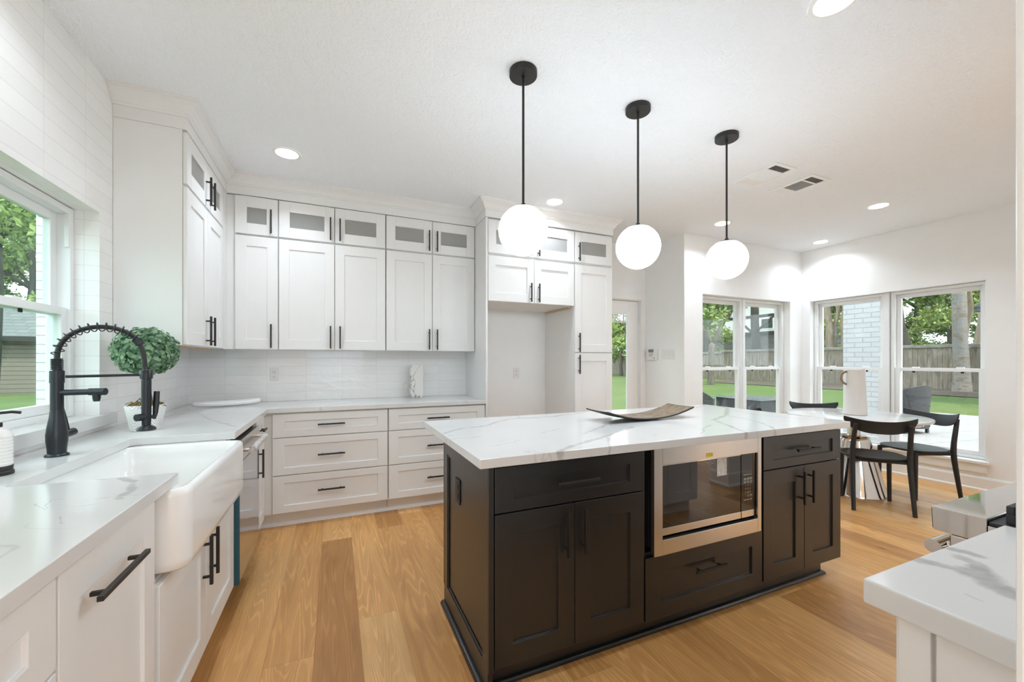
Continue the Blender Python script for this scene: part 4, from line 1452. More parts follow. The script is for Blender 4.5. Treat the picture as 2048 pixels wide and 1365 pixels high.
# ------------------------------------------------------------------ island
YI = 1.437
DI = 0.62
IZ = 0.8775
def isl(label, x0, x1, specs, box=None):
    w = x1 - x0
    r = thing('base_cabinet', label, 'base cabinet', (x0, YI, 0), 0, GI)
    m = MB()
    for bx in (box or [(0, w, 0, DI, 0.105, IZ)]):
        m.box(*bx)
    m.build('body', 'espresso', r, bevel=0.001, seg=1)
    fronts(r, specs, 'espresso')
    return r
def two_door(x0, x1, label, hd):
    w = x1 - x0
    h = w / 2 + hd
    return isl(label, x0, x1, [('drawer', 0.003, w - 0.003, 0.694, 0.866, {'fs': 0.078, 'fr': 0.048, 'h': ('h', w / 2, 0.781, 0.20)}),
                               ('door', 0.003, h - 0.0015, 0.108, 0.688, {'fs': 0.076, 'h': ('v', h - 0.043, 0.572, 0.18)}),
                               ('door', h + 0.0015, w - 0.003, 0.108, 0.688, {'fs': 0.076, 'h': ('v', h + 0.037, 0.572, 0.18)})])
two_door(0.545, 1.262, 'espresso island cabinet at the left end, with drawer and two doors', -0.005)
two_door(2.054, 2.742, 'espresso island cabinet at the right end, between microwave and dining nook', 0.0)
w = 2.052 - 1.264
isl('espresso island cabinet holding the microwave, with one deep drawer', 1.264, 2.052,
    [('drawer', 0.004, w - 0.006, 0.100, 0.384, {'fs': 0.078, 'fr': 0.072, 'h': ('h', w / 2 - 0.008, 0.277, 0.20)})],
    box=[(0, 0.018, 0, DI, 0.105, IZ), (w - 0.018, w, 0, DI, 0.105, IZ), (0.018, w - 0.018, 0, DI, 0.105, 0.40), (0.018, w - 0.018, DI - 0.02, DI, 0.40, IZ), (0.018, w - 0.018, 0.02, DI - 0.02, IZ - 0.02, IZ)])

# decorated end panel (faces -x): local x runs along -y
r = thing('island_end_panel', 'espresso shaker end panel closing the left side of the island', 'end panel', (0.543, 2.085, 0), R(-90))
m = shaker_mb(0.0, 0.662, 0.026, IZ, 0.062, 0.085, 0.010)
bmesh.ops.translate(m.bm, verts=m.bm.verts, vec=(0, 0, 0))
m.build('panel', 'espresso', r, bevel=0.002)
# bead inside the frame
m = MB()
a0, a1, b0, b1 = 0.062, 0.600, 0.111, 0.7925
bw = 0.012
for bx in ((a0, a0 + bw, b0, b1), (a1 - bw, a1, b0, b1), (a0 + bw, a1 - bw, b0, b0 + bw), (a0 + bw, a1 - bw, b1 - bw, b1)):
    m.box(bx[0], bx[1], -0.0165, -0.0115, bx[2], bx[3])
m.build('panel_bead', 'espresso', r, bevel=0.003)
MB().box(0.6625, 0.672, -0.0215, 0.0, 0.10, IZ).build('edge_strip', 'espresso', r, bevel=0.002)
MB().box(-0.012, -0.0005, -0.0215, 0.0, 0.10, IZ).build('edge_strip', 'espresso', r, bevel=0.002)
t = thing('island_toe_kick', 'dark toe board and rounded shoe moulding round the island base', 'toe kick', (0.545, 1.48, 0))
MB().box(0.0, 2.115, 0.0, 0.016, 0, 0.104).box(2.098, 2.115, 0.016, 0.52, 0, 0.104).build('toe_board', 'espresso', t)
q = [(0, 0), (0.018, 0), (0.0175, 0.006), (0.014, 0.013), (0.008, 0.017), (0.0, 0.018)]
m = sweep([(-0.024, 0.61), (-0.024, -0.001), (2.117, -0.001), (2.117, 0.45)], q)
m.build('shoe_moulding', 'espresso', t, smooth=True)
b2 = MB().box(-0.0235, -0.001, -0.0005, 0.60, 0.0, 0.0255)
b2.build('base_strip', 'espresso', t)

tag(MB().prism([(0.477, 1.380), (2.768, 1.380), (2.768, 2.396), (0.477, 2.396)], 0.8785, 0.914).build('countertop', 'quartz_i', bevel=0.002), 'white veined quartz island top carrying the mosaic tray', 'worktop')
outlet('dark bronze power outlet set in the island end panel', (0.532, 1.853, 0.655), R(-90), dark=True)

# microwave in its trim kit
def microwave():
    x0, x1, z0, z1 = 1.300, 2.012, 0.394, 0.8765
    ox, oy, oz = 1.656, 1.42, z0
    r = thing('microwave_oven', 'stainless built-in microwave with dark glass door in the island front', 'microwave', (ox, oy, oz))
    X = lambda x: x - ox
    Z = lambda z: z - oz
    yf = 1.396 - oy
    a, c, d, e = 1.349, 1.985, 0.462, 0.800
    m = MB()
    m.box(X(x0), X(a), yf, yf + 0.022, Z(z0), Z(z1)).box(X(c), X(x1), yf, yf + 0.022, Z(z0), Z(z1)).box(X(a), X(c), yf, yf + 0.022, Z(z0), Z(d)).box(X(a), X(c), yf, yf + 0.022, Z(e), Z(z1))
    bmesh.ops.remove_doubles(m.bm, verts=m.bm.verts, dist=1e-5)
    m.build('trim_frame', 'steel', r, bevel=0.0015)
    MB().box(X(1.322), X(2.0), 0.040, 0.40, Z(0.41), Z(0.855)).build('body', 'dark', r)
    yd = 0.004
    s = 1.879
    dr = MB().box(X(a + 0.008), X(s - 0.002), yd - 0.012, yd + 0.030, Z(0.508), Z(e - 0.004)).build('door', 'blackglass', r, bevel=0.001)
    MB().box(X(a + 0.008), X(s - 0.002), yd - 0.014, yd + 0.030, Z(0.474), Z(0.507)).build('door_rail', 'steel', dr, bevel=0.001)
    MB().box(X(a + 0.008), X(s - 0.002), yd - 0.0125, yd - 0.012, Z(e - 0.008), Z(e - 0.005)).build('door_edge', 'chrome', dr)
    cp = MB().box(X(s + 0.003), X(c - 0.010), yd - 0.012, yd + 0.030, Z(0.508), Z(e - 0.004)).build('control_panel', 'blackglass', r, bevel=0.001)
    MB().box(X(s + 0.003), X(c - 0.010), yd - 0.014, yd + 0.030, Z(0.474), Z(0.507)).build('panel_rail', 'steel', cp, bevel=0.001)
    yt = yd - 0.0127
    rx = (R(90), 0, 0)
    text_mesh('lettering', 'FRIGIDAIRE', 0.0125, 'grey_text', r, (X(1.665), yt, Z(0.783)), rx)
    text_mesh('lettering', 'G A L L E R Y', 0.0085, 'grey_text', r, (X(1.665), yt, Z(0.771)), rx)
    cx = 1.930
    rows = [('1   2   3', 0.635), ('4   5   6', 0.617), ('7   8   9', 0.599)]
    for tx, z in rows:
        text_mesh('keypad_digits', tx, 0.0125, 'grey_text', r, (X(cx), yt, Z(z)), rx)
    text_mesh('keypad_digits', '0', 0.0125, 'grey_text', r, (X(cx), yt, Z(0.581)), rx)
    m = MB()
    rnd = random.Random(2)
    for z in (0.690, 0.671, 0.665, 0.655, 0.649, 0.583, 0.562):
        for k in (-1, 0, 1):
            if z == 0.583 and k < 1:
                continue
            wv = rnd.uniform(0.007, 0.010)
            px = X(cx + k * 0.0225)
            m.box(px - wv, px + wv, yt - 0.0002, yt, Z(z) - 0.0016, Z(z) + 0.0016)
    m.build('key_legends', 'grey_text', r)
    # paper notice and yellow sticker
    o = MB().box(X(1.708), X(1.776), yt - 0.0006, yt - 0.0001, Z(0.705), Z(0.793)).build('paper_notice', 'label', r)
    o['label'] = 'white printed paper notice'
    o = MB().box(X(1.618), X(1.662), yf - 0.0008, yf - 0.0002, Z(0.811), Z(0.829)).build('sticker', 'sticker_y', r)
    o['label'] = 'small yellow sticker'
    return r
microwave()

# curved mosaic tray on the island
def bowl():
    L, Wd = 0.66, 0.215
    r = thing('decorative_tray', 'dark curved tray lined with shell mosaic on the island top', 'tray', (1.725, 1.965, 0.9145), R(1))
    def zc(x, y):
        return 0.0585 * (abs(2 * x / L) ** 2.0) + 0.010 * (abs(2 * y / Wd)) ** 2 * (0.4 + 0.6 * (1 - abs(2 * x / L)))
    nx, ny = 28, 8
    th = 0.007
    def grid(up, inset=0.0):
        vs, fs = [], []
        for i in range(nx + 1):
            for j in range(ny + 1):
                x = (-L / 2 + L * i / nx) * (1 - inset)
                y = (-Wd / 2 + Wd * j / ny) * (1 - inset * 2)
                y *= 1.0 - 0.10 * (1 - abs(2 * x / L) ** 2) * 0
                vs.append((x, y, zc(x, y) + up))
        for i in range(nx):
            for j in range(ny):
                a = i * (ny + 1) + j
                fs.append((a, a + ny + 1, a + ny + 2, a + 1))
        return vs, fs
    v1, f1 = grid(0.0)
    v2, f2 = grid(th)
    n = len(v1)
    vs = v1 + v2
    fs = [f[::-1] for f in f1] + [tuple(i + n for i in f) for f in f2]
    for i in range(nx):
        for j in (0, ny):
            a = i * (ny + 1) + j
            b_ = a + ny + 1
            fs.append((a, b_, b_ + n, a + n))
    for j in range(ny):
        for i in (0, nx):
            a = i * (ny + 1) + j
            fs.append((a, a + 1, a + 1 + n, a + n))
    m = MB(); m.add(vs, fs)
    m.build('tray_shell', 'black', r, smooth=True)
    v3, f3 = grid(th + 0.0008, 0.022)
    m = MB(); m.add(v3, f3)
    m.build('mosaic_lining', 'shell', r, smooth='all', fix=False)
bowl()

# ------------------------------------------------------------------ pendants and ceiling fittings
def pendant(x, y, label, proto=[None]):
    if proto[0]:
        return dup(proto[0], (x, y, CEIL), label=label)
    r = thing('pendant_light', label, 'pendant lamp', (x, y, CEIL), 0, 'globe pendants in a row over the island')
    m = MB().lathe([(0.069, -0.028), (0.0705, -0.026), (0.0705, -0.0005)], n=40)
    m.lathe([(0.008, -0.045), (0.009, -0.043), (0.009, -0.0275)], n=16)
    m.build('canopy', 'black', r, smooth=True)
    MB().tube([(0, 0, -0.04), (0, 0, -0.675)], 0.0062, 12).build('rod', 'black', r, smooth=True)
    rr = 0.125
    zc = -0.81
    prof = []
    for i in range(7):
        a = R(90 - 32 * (1 - i / 6))
        prof.append(((rr + 0.0018) * math.cos(a), zc + (rr + 0.0018) * math.sin(a)))
    prof = [(max(p[0], 0.001), p[1]) for p in prof]
    m = MB().lathe(prof[:-1] + [(0.012, zc + rr + 0.003), (0.011, zc + rr + 0.012), (0.007, zc + rr + 0.014)], n=40)
    m.build('cap', 'black', r, smooth=True)
    MB().sphere((0, 0, zc), rr, 48, 28).build('globe', 'globe', r, smooth='all')
    proto[0] = r
    return r
pendant(0.873, 1.858, 'globe pendant nearest the sink, first of the three over the island')
pendant(1.608, 1.858, 'middle globe pendant of the three over the island')
pendant(2.338, 1.858, 'globe pendant nearest the dining nook, over the right end of the island')

def can(x, y, label, proto=[None]):
    if proto[0]:
        r = dup(proto[0], (x, y, CEIL), label=label)
    else:
        r = thing('recessed_light', label, 'ceiling light', (x, y, CEIL), 0, 'recessed ceiling lights')
        m = MB().lathe([(0.072, -0.0035), (0.086, -0.0045), (0.090, -0.0035), (0.091, -0.0003)], n=40, cap=False)
        m.build('trim_ring', 'trim', r, smooth=True)
        MB().lathe([(0.0735, -0.0034), (0.0735, -0.0010)], n=40).build('lens', 'lens', r)
        proto[0] = r
    ld = bpy.data.lights.get('can_lamp')
    if ld is None:
        ld = bpy.data.lights.new('can_lamp', 'AREA')
        ld.shape = 'DISK'
        ld.size = 0.14
        ld.spread = R(135)
        ld.energy = CAN_WATTS
        ld.color = (0.80, 0.895, 1.0)
    if 'above the sink' in label:
        ld = ld.copy()
        ld.energy = CAN_WATTS * 0.5
    lo = bpy.data.objects.new('can_lamp', ld)
    lo.location = (x, y, CEIL - 0.006)
    C.objects.link(lo)
    return r
for x, y, lb in ((-0.315, 3.262, 'lit recessed ceiling light above the inner cabinet corner'), (1.855, 3.268, 'lit recessed ceiling light in front of the refrigerator recess'),
                 (3.789, 3.061, 'lit recessed ceiling light near the alcove corner, behind the last pendant'), (5.487, 3.053, 'lit recessed ceiling light in the far corner of the dining nook'),
                 (4.717, 2.125, 'lit recessed ceiling light over the dining table'), (1.866, 0.985, 'lit recessed ceiling light cut by the top edge of the photo'),
                 (-0.315, 1.05, 'recessed ceiling light above the sink aisle'), (-0.70, 1.95, 'recessed ceiling light above the sink'), (4.72, 0.60, 'recessed ceiling light beyond the range'),  # the sink light is out of view, added to brighten the left side
                 (0.0, -1.6, 'recessed ceiling light in the room behind, nearest the sink wall'), (2.4, -1.9, 'recessed ceiling light in the middle of the room behind'), (4.6, -1.9, 'recessed ceiling light in the room behind, nearest the long nook wall')):
    can(x, y, lb)

def fill_lamp(x, y, label):  # unseen lamps added behind the camera as broad frontal fill light
    r = thing('added_fill_lamp', label, 'ceiling light', (x, y, CEIL), 0, 'added fill lamps in the unseen room behind')
    MB().lathe([(0.24, -0.05), (0.25, -0.045), (0.25, -0.0005)], n=40).build('housing', 'trim', r, smooth=True)
    MB().lathe([(0.228, -0.0535), (0.232, -0.0505)], n=40).build('diffuser', 'lens', r)
    ld = bpy.data.lights.new('fill_lamp', 'AREA')
    ld.shape = 'DISK'
    ld.size = 0.44
    ld.energy = FILL_WATTS
    ld.color = (0.80, 0.895, 1.0)
    lo = bpy.data.objects.new('fill_lamp', ld)
    lo.location = (x, y, CEIL - 0.056)
    C.objects.link(lo)
fill_lamp(1.2, -2.6, 'added round fill lamp in the unseen room behind, nearer the sink wall')
fill_lamp(3.6, -2.6, 'added round fill lamp in the unseen room behind, nearer the long nook wall')

def vent(x0, x1, y0, y1, label, tilt):
    r = thing('ceiling_vent', label, 'air vent', ((x0 + x1) / 2, (y0 + y1) / 2, CEIL), 0, 'ceiling air vents')
    hx, hy = (x1 - x0) / 2, (y1 - y0) / 2
    bw = 0.028
    m = MB()
    zt, zb = -0.0005, -0.008
    m.box(-hx, -hx + bw, -hy, hy, zb, zt).box(hx - bw, hx, -hy, hy, zb, zt).box(-hx + bw, hx - bw, -hy, -hy + bw, zb, zt).box(-hx + bw, hx - bw, hy - bw, hy, zb, zt)
    ya, yb = -hy + bw, hy - bw
    s1, s2 = ya + (yb - ya) * 0.24, ya + (yb - ya) * 0.76
    for s in (s1, s2):
        m.box(-hx + bw, hx - bw, s - 0.006, s + 0.006, zb, zt)
    m.build('frame', 'trim', r, bevel=0.002)
    MB().box(-hx + bw, hx - bw, ya, yb, -0.0012, -0.0006).build('duct_opening', 'dark', r)
    m = MB()
    n = 11
    for i in range(n):
        x = -hx + bw + (2 * hx - 2 * bw) * (i + 0.5) / n
        m.rbox((x, (s1 + s2) / 2, -0.005), (0.0135, s2 - s1 - 0.013, 0.0012), 0, 0, R(tilt))
    for a, c, tl in ((ya, s1 - 0.006, 35), (s2 + 0.006, yb, -35)):
        k = 5
        for i in range(k):
            y = a + (c - a) * (i + 0.5) / k
            m.rbox((0, y, -0.005), (2 * hx - 2 * bw, 0.0125, 0.0012), 0, R(tl))
    m.build('louvre', 'trim', r)
vent(2.990, 3.225, 1.955, 2.315, 'white ceiling vent nearer the pendants, with its dark centre slots open', 42)
vent(3.440, 3.668, 1.965, 2.325, 'white ceiling vent nearer the nook, showing a light centre section', -42)

# ------------------------------------------------------------------ alarm keypad and switches on the alcove wall
r = thing('alarm_keypad', 'white alarm keypad with small grey screen on the alcove wall', 'keypad', (XA, 3.968, 1.355), R(-90))
MB().box(-0.088, 0.088, -0.030, -0.001, -0.078, 0.072).build('housing', 'plastic', r, bevel=0.012, seg=3)
MB().box(-0.045, 0.045, -0.0315, -0.0301, 0.020, 0.060).build('screen', 'lcd', r, bevel=0.001)
m = MB()
for i in range(4):
    for j in range(3):
        if (i, j) in ((3, 2),): continue
        m.box(-0.034 + i * 0.018, -0.024 + i * 0.018, -0.0315, -0.0301, 0.000 - j * 0.014, 0.008 - j * 0.014)
m.lathe([(0.008, -0.0301), (0.008, -0.0312)], (0.055, 0, -0.052), 14, axis='y')
m.build('button', 'ink', r)
r = thing('switch_plate', 'white four-gang light switch plate beside the alarm keypad', 'light switch', (XA, 3.712, 1.352), R(-90))
MB().box(-0.105, 0.105, -0.006, -0.0005, -0.060, 0.060).build('cover_plate', 'plastic', r, bevel=0.003)
for i in range(4):
    x = -0.072 + i * 0.048
    MB().box(x - 0.017, x + 0.017, -0.0105, -0.0062, -0.033, 0.033).build('rocker', 'plastic', r, bevel=0.003)

# ------------------------------------------------------------------ dining nook
TX, TY = 4.62, 2.275
def table():
    r = thing('dining_table', 'round marble-topped table on a polished conical steel pedestal', 'dining table', (TX, TY, 0))
    MB().lathe([(0.515, 0.716), (0.540, 0.722), (0.549, 0.732), (0.549, 0.740), (0.545, 0.748), (0.538, 0.750)], n=80).build('tabletop', 'marble', r, smooth=True)
    MB().lathe([(0.47, 0.690), (0.478, 0.691), (0.478, 0.7155)], n=64).build('top_rim', 'chrome', r, smooth=True)
    MB().lathe([(0.052, 0.548), (0.052, 0.6895)], n=32).build('column', 'chrome', r, smooth=True)
    MB().lathe([(0.248, 0.0), (0.248, 0.006), (0.242, 0.018), (0.126, 0.500), (0.126, 0.512), (0.110, 0.544), (0.104, 0.5475)], n=64,
               wave=lambda a, h: 1.0 + 0.012 * math.sin(9 * a + h * 6)).build('pedestal', 'chrome', r, smooth=True)
table()

def chair_proto(label, loc, rz):
    """front faces +x in the local frame"""
    r = thing('dining_chair', label, 'chair', loc, rz, 'black chairs round the dining table')
    # seat: rounded, slightly dished shell
    n, rings = 40, 7
    vs, fs = [], []
    def outline(a):
        c, s = math.cos(a), math.sin(a)
        ex = 2.7
        rr = 1.0 / ((abs(c) / 0.215) ** ex + (abs(s) / 0.225) ** ex) ** (1 / ex)
        return rr * c, rr * s
    top, bot = [], []
    m = MB()
    def ringpts(k, z):
        return [(outline(2 * PI * i / n)[0] * k, outline(2 * PI * i / n)[1] * k, z) for i in range(n)]
    L_ = [ringpts(0.80, 0.428), ringpts(0.96, 0.434), ringpts(1.0, 0.444), ringpts(0.99, 0.4515), ringpts(0.92, 0.449), ringpts(0.7, 0.4435), ringpts(0.35, 0.4405), ringpts(0.05, 0.440)]
    m.loops(L_)
    m.build('seat', 'blackplastic', r, smooth='all')
    m = MB()
    m.tube([(-0.19, -0.185, 0.418), (0.0, -0.175, 0.420), (0.178, -0.165, 0.418)], 0.013, 8, flat=(0.8, 1.2))
    m.tube([(-0.19, 0.185, 0.418), (0.0, 0.175, 0.420), (0.178, 0.165, 0.418)], 0.013, 8, flat=(0.8, 1.2))
    m.tube([(-0.165, -0.185, 0.418), (-0.165, 0.185, 0.418)], 0.012, 8)
    m.build('seat_frame', 'blackplastic', r, smooth=True)
    for s in (-1, 1):
        m = MB().tube([(0.165, s * 0.170, 0.430), (0.168, s * 0.172, 0.30), (0.172, s * 0.176, 0.0)], [0.019, 0.018, 0.0155], 10)
        m.build('leg', 'blackplastic', r, smooth=True)
        m = MB().tube([(-0.242, s * 0.198, 0.0), (-0.212, s * 0.194, 0.18), (-0.184, s * 0.190, 0.36), (-0.176, s * 0.189, 0.44), (-0.182, s * 0.188, 0.52), (-0.205, s * 0.184, 0.64), (-0.228, s * 0.178, 0.735)],
                      [0.0155, 0.0175, 0.0205, 0.0215, 0.0195, 0.0180, 0.0155], 10)
        m.build('leg', 'blackplastic', r, smooth=True)
    # curved back band
    m = MB()
    N = 24
    L_ = []
    for i in range(N + 1):
        s = -1 + 2 * i / N
        y = s * 0.245
        bx = -0.232 + 0.085 * s * s
        ztop = 0.762 + 0.032 * abs(s) ** 2.2
        zbot = 0.655 + 0.080 * abs(s) ** 3.0
        if abs(s) > 0.9:
            zbot += (abs(s) - 0.9) * 0.25
        lean = -0.022
        t_ = 0.007
        pts = []
        for k in range(6):
            q = k / 5
            z = zbot + (ztop - zbot) * q
            pts.append((bx + lean * (z - 0.70) / 0.1 - t_ + 0.004 * math.sin(PI * q), y, z))
        for k in range(5, -1, -1):
            q = k / 5
            z = zbot + (ztop - zbot) * q
            pts.append((bx + lean * (z - 0.70) / 0.1 + t_ + 0.004 * math.sin(PI * q), y, z))
        L_.append(pts)
    m.loops(L_)
    m.build('backrest', 'blackplastic', r, smooth=True, bevel=0.003)
    return r
def face(x, y):
    return math.atan2(TY - y, TX - x)
c1 = chair_proto('black chair nearest the island, its back towards the camera', (4.350, 2.005, 0), R(42))
dup(c1, (5.065, 2.01, 0), R(159), 'black chair beside the long nook window, to the right of the pedestal')
dup(c1, (5.02, 2.80, 0), R(231), 'black chair behind the table, its back rising beside the pitcher')
dup(c1, (4.235, 2.78, 0), R(-50), 'black chair at the nook end wall, only its back showing over the island')

def pitcher():
    r = thing('pitcher', 'tall cream ceramic pitcher with a round brown handle on the dining table', 'pitcher', (TX - 0.015, TY - 0.015, 0.7505), R(-26.5))
    n = 40
    L_ = []
    def ring(rad, z, spout=0.0, dz=0.0, sc_=1.0):
        pts = []
        for i in range(n):
            a = 2 * PI * i / n
            k = math.exp(-((math.atan2(math.sin(a), math.cos(a))) / 0.33) ** 2)
            rr = rad * sc_ + spout * k
            pts.append((rr * math.cos(a), rr * math.sin(a), z + dz * k))
        return pts
    for k in range(12):
        z = 0.43 * k / 11
        rad = 0.093 - 0.017 * (k / 11)
        sp_ = 0.0 if k < 10 else 0.012 * (k - 9)
        L_.append(ring(rad, z, sp_, 0.0 if k < 11 else 0.014))
    L_.insert(0, ring(0.086, 0.0))
    L_[1] = ring(0.093, 0.004)
    L_.append(ring(0.076, 0.43, 0.022, 0.014, 0.93))
    L_.append(ring(0.085, 0.03, 0, 0, 0.93))
    MB().loops(L_).build('vessel', 'offwhite', r, smooth=True)
    pts = [(-0.070 - 0.058 * math.sin(a), 0.0, 0.355 + 0.062 * math.cos(a)) for a in [R(4 + 172 * i / 16) for i in range(17)]]
    o = MB().tube(pts, 0.0095, 10).build('handle', 'woodhandle', r, smooth=True)
    o['label'] = 'brown ring handle'
pitcher()

# ------------------------------------------------------------------ range wall
YC = 0.378
tag(MB().prism([(0.792, -0.272), (1.330, -0.272), (1.330, YC), (0.792, YC)], 0.874, 0.914).build('countertop', 'quartz_r', bevel=0.0035, seg=3), 'white quartz worktop with one thick grey vein, beside the range', 'worktop')
r = thing('base_cabinet', 'white base cabinet under the range-side worktop, end panel towards the camera', 'base cabinet', (1.328, 0.325, 0), R(180), GB)
w = 1.328 - 0.815
MB().box(0, w, 0, 0.595, 0.112, 0.873).box(0, w - 0.006, 0.06, 0.595, 0, 0.112).build('body', 'cab', r, bevel=0.001, seg=1)
fronts(r, [('drawer', 0.003, w - 0.003, 0.694, 0.866, {'fr': 0.05, 'h': ('h', w / 2, 0.781)}), ('door', 0.003, w - 0.003, 0.118, 0.688, {'h': ('v', 0.05, 0.56)})], 'cab')
MB().box(w + 0.0005, w + 0.010, -0.013, 0.025, 0.0, 0.872).box(w + 0.0005, w + 0.0055, 0.029, 0.59, 0.0, 0.872).build('end_panel', 'cab', r, bevel=0.001, seg=1)
r = thing('base_cabinet', 'white base cabinet beyond the range, next to the hall opening', 'base cabinet', (2.775, 0.325, 0), R(180), GB)
w = 0.66
MB().box(0, w, 0, 0.595, 0.112, 0.873).box(0.006, w, 0.06, 0.595, 0, 0.112).build('body', 'cab', r, bevel=0.001, seg=1)
fronts(r, [('drawer', 0.003, w - 0.003, 0.694, 0.866, {'fr': 0.05, 'h': ('h', w / 2, 0.781)}), ('door', 0.003, w / 2 - 0.002, 0.118, 0.688, {'h': ('v', w / 2 - 0.045, 0.56)}), ('door', w / 2 + 0.002, w - 0.003, 0.118, 0.688, {'h': ('v', w / 2 + 0.045, 0.56)})], 'cab')
tag(MB().prism([(2.112, -0.272), (2.795, -0.272), (2.795, YC), (2.112, YC)], 0.874, 0.914).build('countertop', 'quartz_s', bevel=0.003), 'white quartz worktop beyond the range', 'worktop')

def kitchen_range():
    x0, x1 = 1.340, 2.100
    r = thing('gas_range', 'stainless gas range with projecting control front, beside the range-side worktop', 'range', (x0, 0, 0))
    w = x1 - x0
    MB().box(0, w, -0.262, 0.405, 0.09, 0.900).build('body', 'steel_r', r, bevel=0.001)
    # control housing: profile in (y,z)
    prof = [(0.4055, 0.858), (0.492, 0.858), (0.497, 0.862), (0.499, 0.912), (0.494, 0.9155), (0.4055, 0.9155)]
    cp = MB().prism(prof, 0.0, w, 'x').build('control_panel', 'steel_r', r, bevel=0.002)
    MB().box(0.004, w - 0.004, -0.24, 0.4045, 0.9005, 0.908).build('cooktop', 'iron', r, bevel=0.001)
    gw = (w - 0.05) / 3
    for i in range(3):
        m = MB()
        xa, xb = 0.025 + i * gw, 0.025 + (i + 1) * gw - 0.006
        ya, yb = -0.20, 0.385
        bar = 0.013
        z0, z1 = 0.930, 0.948
        m.box(xa, xb, yb - bar, yb, z0, z1).box(xa, xb, ya, ya + bar, z0, z1).box(xa, xa + bar, ya + bar, yb - bar, z0, z1).box(xb - bar, xb, ya + bar, yb - bar, z0, z1)
        xm = (xa + xb) / 2
        m.box(xm - bar / 2, xm + bar / 2, ya + bar, yb - bar, z0, z1 + 0.004)
        for yy in (-0.06, 0.09, 0.24):
            m.box(xa + bar, xm - bar / 2, yy - bar / 2, yy + bar / 2, z0, z1 + 0.004).box(xm + bar / 2, xb - bar, yy - bar / 2, yy + bar / 2, z0, z1 + 0.004)
        for xx in (xa, xb - bar):
            for yy in (ya, yb - 0.022):
                m.box(xx - 0.001, xx + bar + 0.001, yy, yy + 0.022, 0.9085, z0)
        m.build('grate', 'iron', r, bevel=0.002)
    for x, y in ((0.14, 0.24), (0.14, -0.06), (0.38, 0.09), (0.62, 0.24), (0.62, -0.06)):
        MB().lathe([(0.045, 0.9085), (0.045, 0.918), (0.035, 0.924)], (x, y, 0), 20).build('burner', 'iron', r, smooth=True)
    d = MB().box(0.0, w, 0.4055, 0.466, 0.235, 0.857).build('oven_door', 'steel_r', r, bevel=0.002)
    MB().box(0.12, w - 0.12, 0.4662, 0.468, 0.36, 0.70).build('door_window', 'blackglass', d)
    m = MB().tube([(0.012, 0.500, 0.812), (w - 0.012, 0.500, 0.812)], 0.0165, 18)
    for x in (0.05, w - 0.05):
        m.tube([(x, 0.466, 0.812), (x, 0.494, 0.812)], 0.011, 12)
    m.build('handle', 'chrome', d, smooth=True)
    MB().box(0.0, w, 0.4055, 0.462, 0.095, 0.228).build('storage_drawer', 'steel_r', r, bevel=0.002)
    MB().box(0.02, w - 0.02, -0.24, 0.36, 0.0, 0.09).build('plinth', 'dark', r)
kitchen_range()

# ------------------------------------------------------------------ outside
def ground_z(x, y):
    d = max(0.0, min(1.0, (x - 13.5) / 7.0))
    return -0.16 + 0.34 * d * d * (3 - 2 * d)
vs, fs = [], []
xs = [-45, -25, -10, -1.3, 3.67, 6.0, 10, 13, 14, 15, 16, 17, 18, 19, 20, 21, 25, 40, 60]
ys = [-25, -10, -4.4, 0, 3.6, 4.5, 8, 12, 20, 30, 45, 70]
for x in xs:
    for y in ys:
        vs.append((x, y, ground_z(x, y)))
ny = len(ys)
for i in range(len(xs) - 1):
    for j in range(ny - 1):
        a = i * ny + j
        fs.append((a, a + ny, a + ny + 1, a + 1))
m = MB(); m.add(vs, fs)
struct(m.build('lawn', 'grass', smooth='all', fix=False), 'green lawn round the house')
struct(MB().prism([(6.0, -3.0), (14.6, -3.0), (14.6, 5.2), (12.2, 8.6), (5.0, 8.6), (5.0, 3.66), (6.0, 3.66)], -0.2, -0.10).build('patio', 'paver'), 'grey paved patio outside the nook windows')
vs = [(x, y, ground_z(x, y) + 0.02) for x in (18.4, 19.2, 20.0, 21.0) for y in (-6, 0, 6, 10, 16)]
fs = []
for i in range(3):
    for j in range(4):
        a = i * 5 + j
        fs.append((a, a + 5, a + 6, a + 1))
m = MB(); m.add(vs, fs)
struct(m.build('mulch_bed', 'mulch', fix=False), 'dark mulch strip along the fence')
t = tag(MB().box(20.4, 20.52, 1.6, 6.2, 0.16, 0.34).build('garden_edging', 'fencecap'), 'low grey timber edging board before the fence', 'edging')

# fence panels along x = 21
def fence():
    root = thing('fence_panel', 'weathered grey wooden fence panel at the end of the garden', 'fence', (21.0, -5.0, 0.10), 0, 'weathered garden fence panels')
    rnd = random.Random(8)
    m = MB()
    L = 2.44
    n = 17
    for i in range(n):
        y0 = L * i / n
        dz = rnd.uniform(-0.01, 0.01)
        dx = rnd.uniform(-0.006, 0.006)
        m.box(-0.011 + dx, 0.011 + dx, y0 + 0.003, y0 + L / n - 0.003, -0.05, 1.66 + dz)
    m.build('board_panel', 'fence', root)
    MB().box(0.018, 0.055, 0.002, L - 0.002, 0.25, 0.34).box(0.018, 0.055, 0.002, L - 0.002, 1.30, 1.39).build('rail', 'fence', root)
    MB().box(-0.075, 0.095, 0.002, L - 0.002, 1.67, 1.79).build('cap_rail', 'fencecap', root, bevel=0.01)
    MB().box(0.0555, 0.15, L - 0.10, L - 0.002, -0.05, 1.66).build('post', 'fence', root)
    for k in range(1, 15):
        y = -5.0 + L * k
        dup(root, (21.0, y, 0.10 if y < 16 else 0.02))
fence()

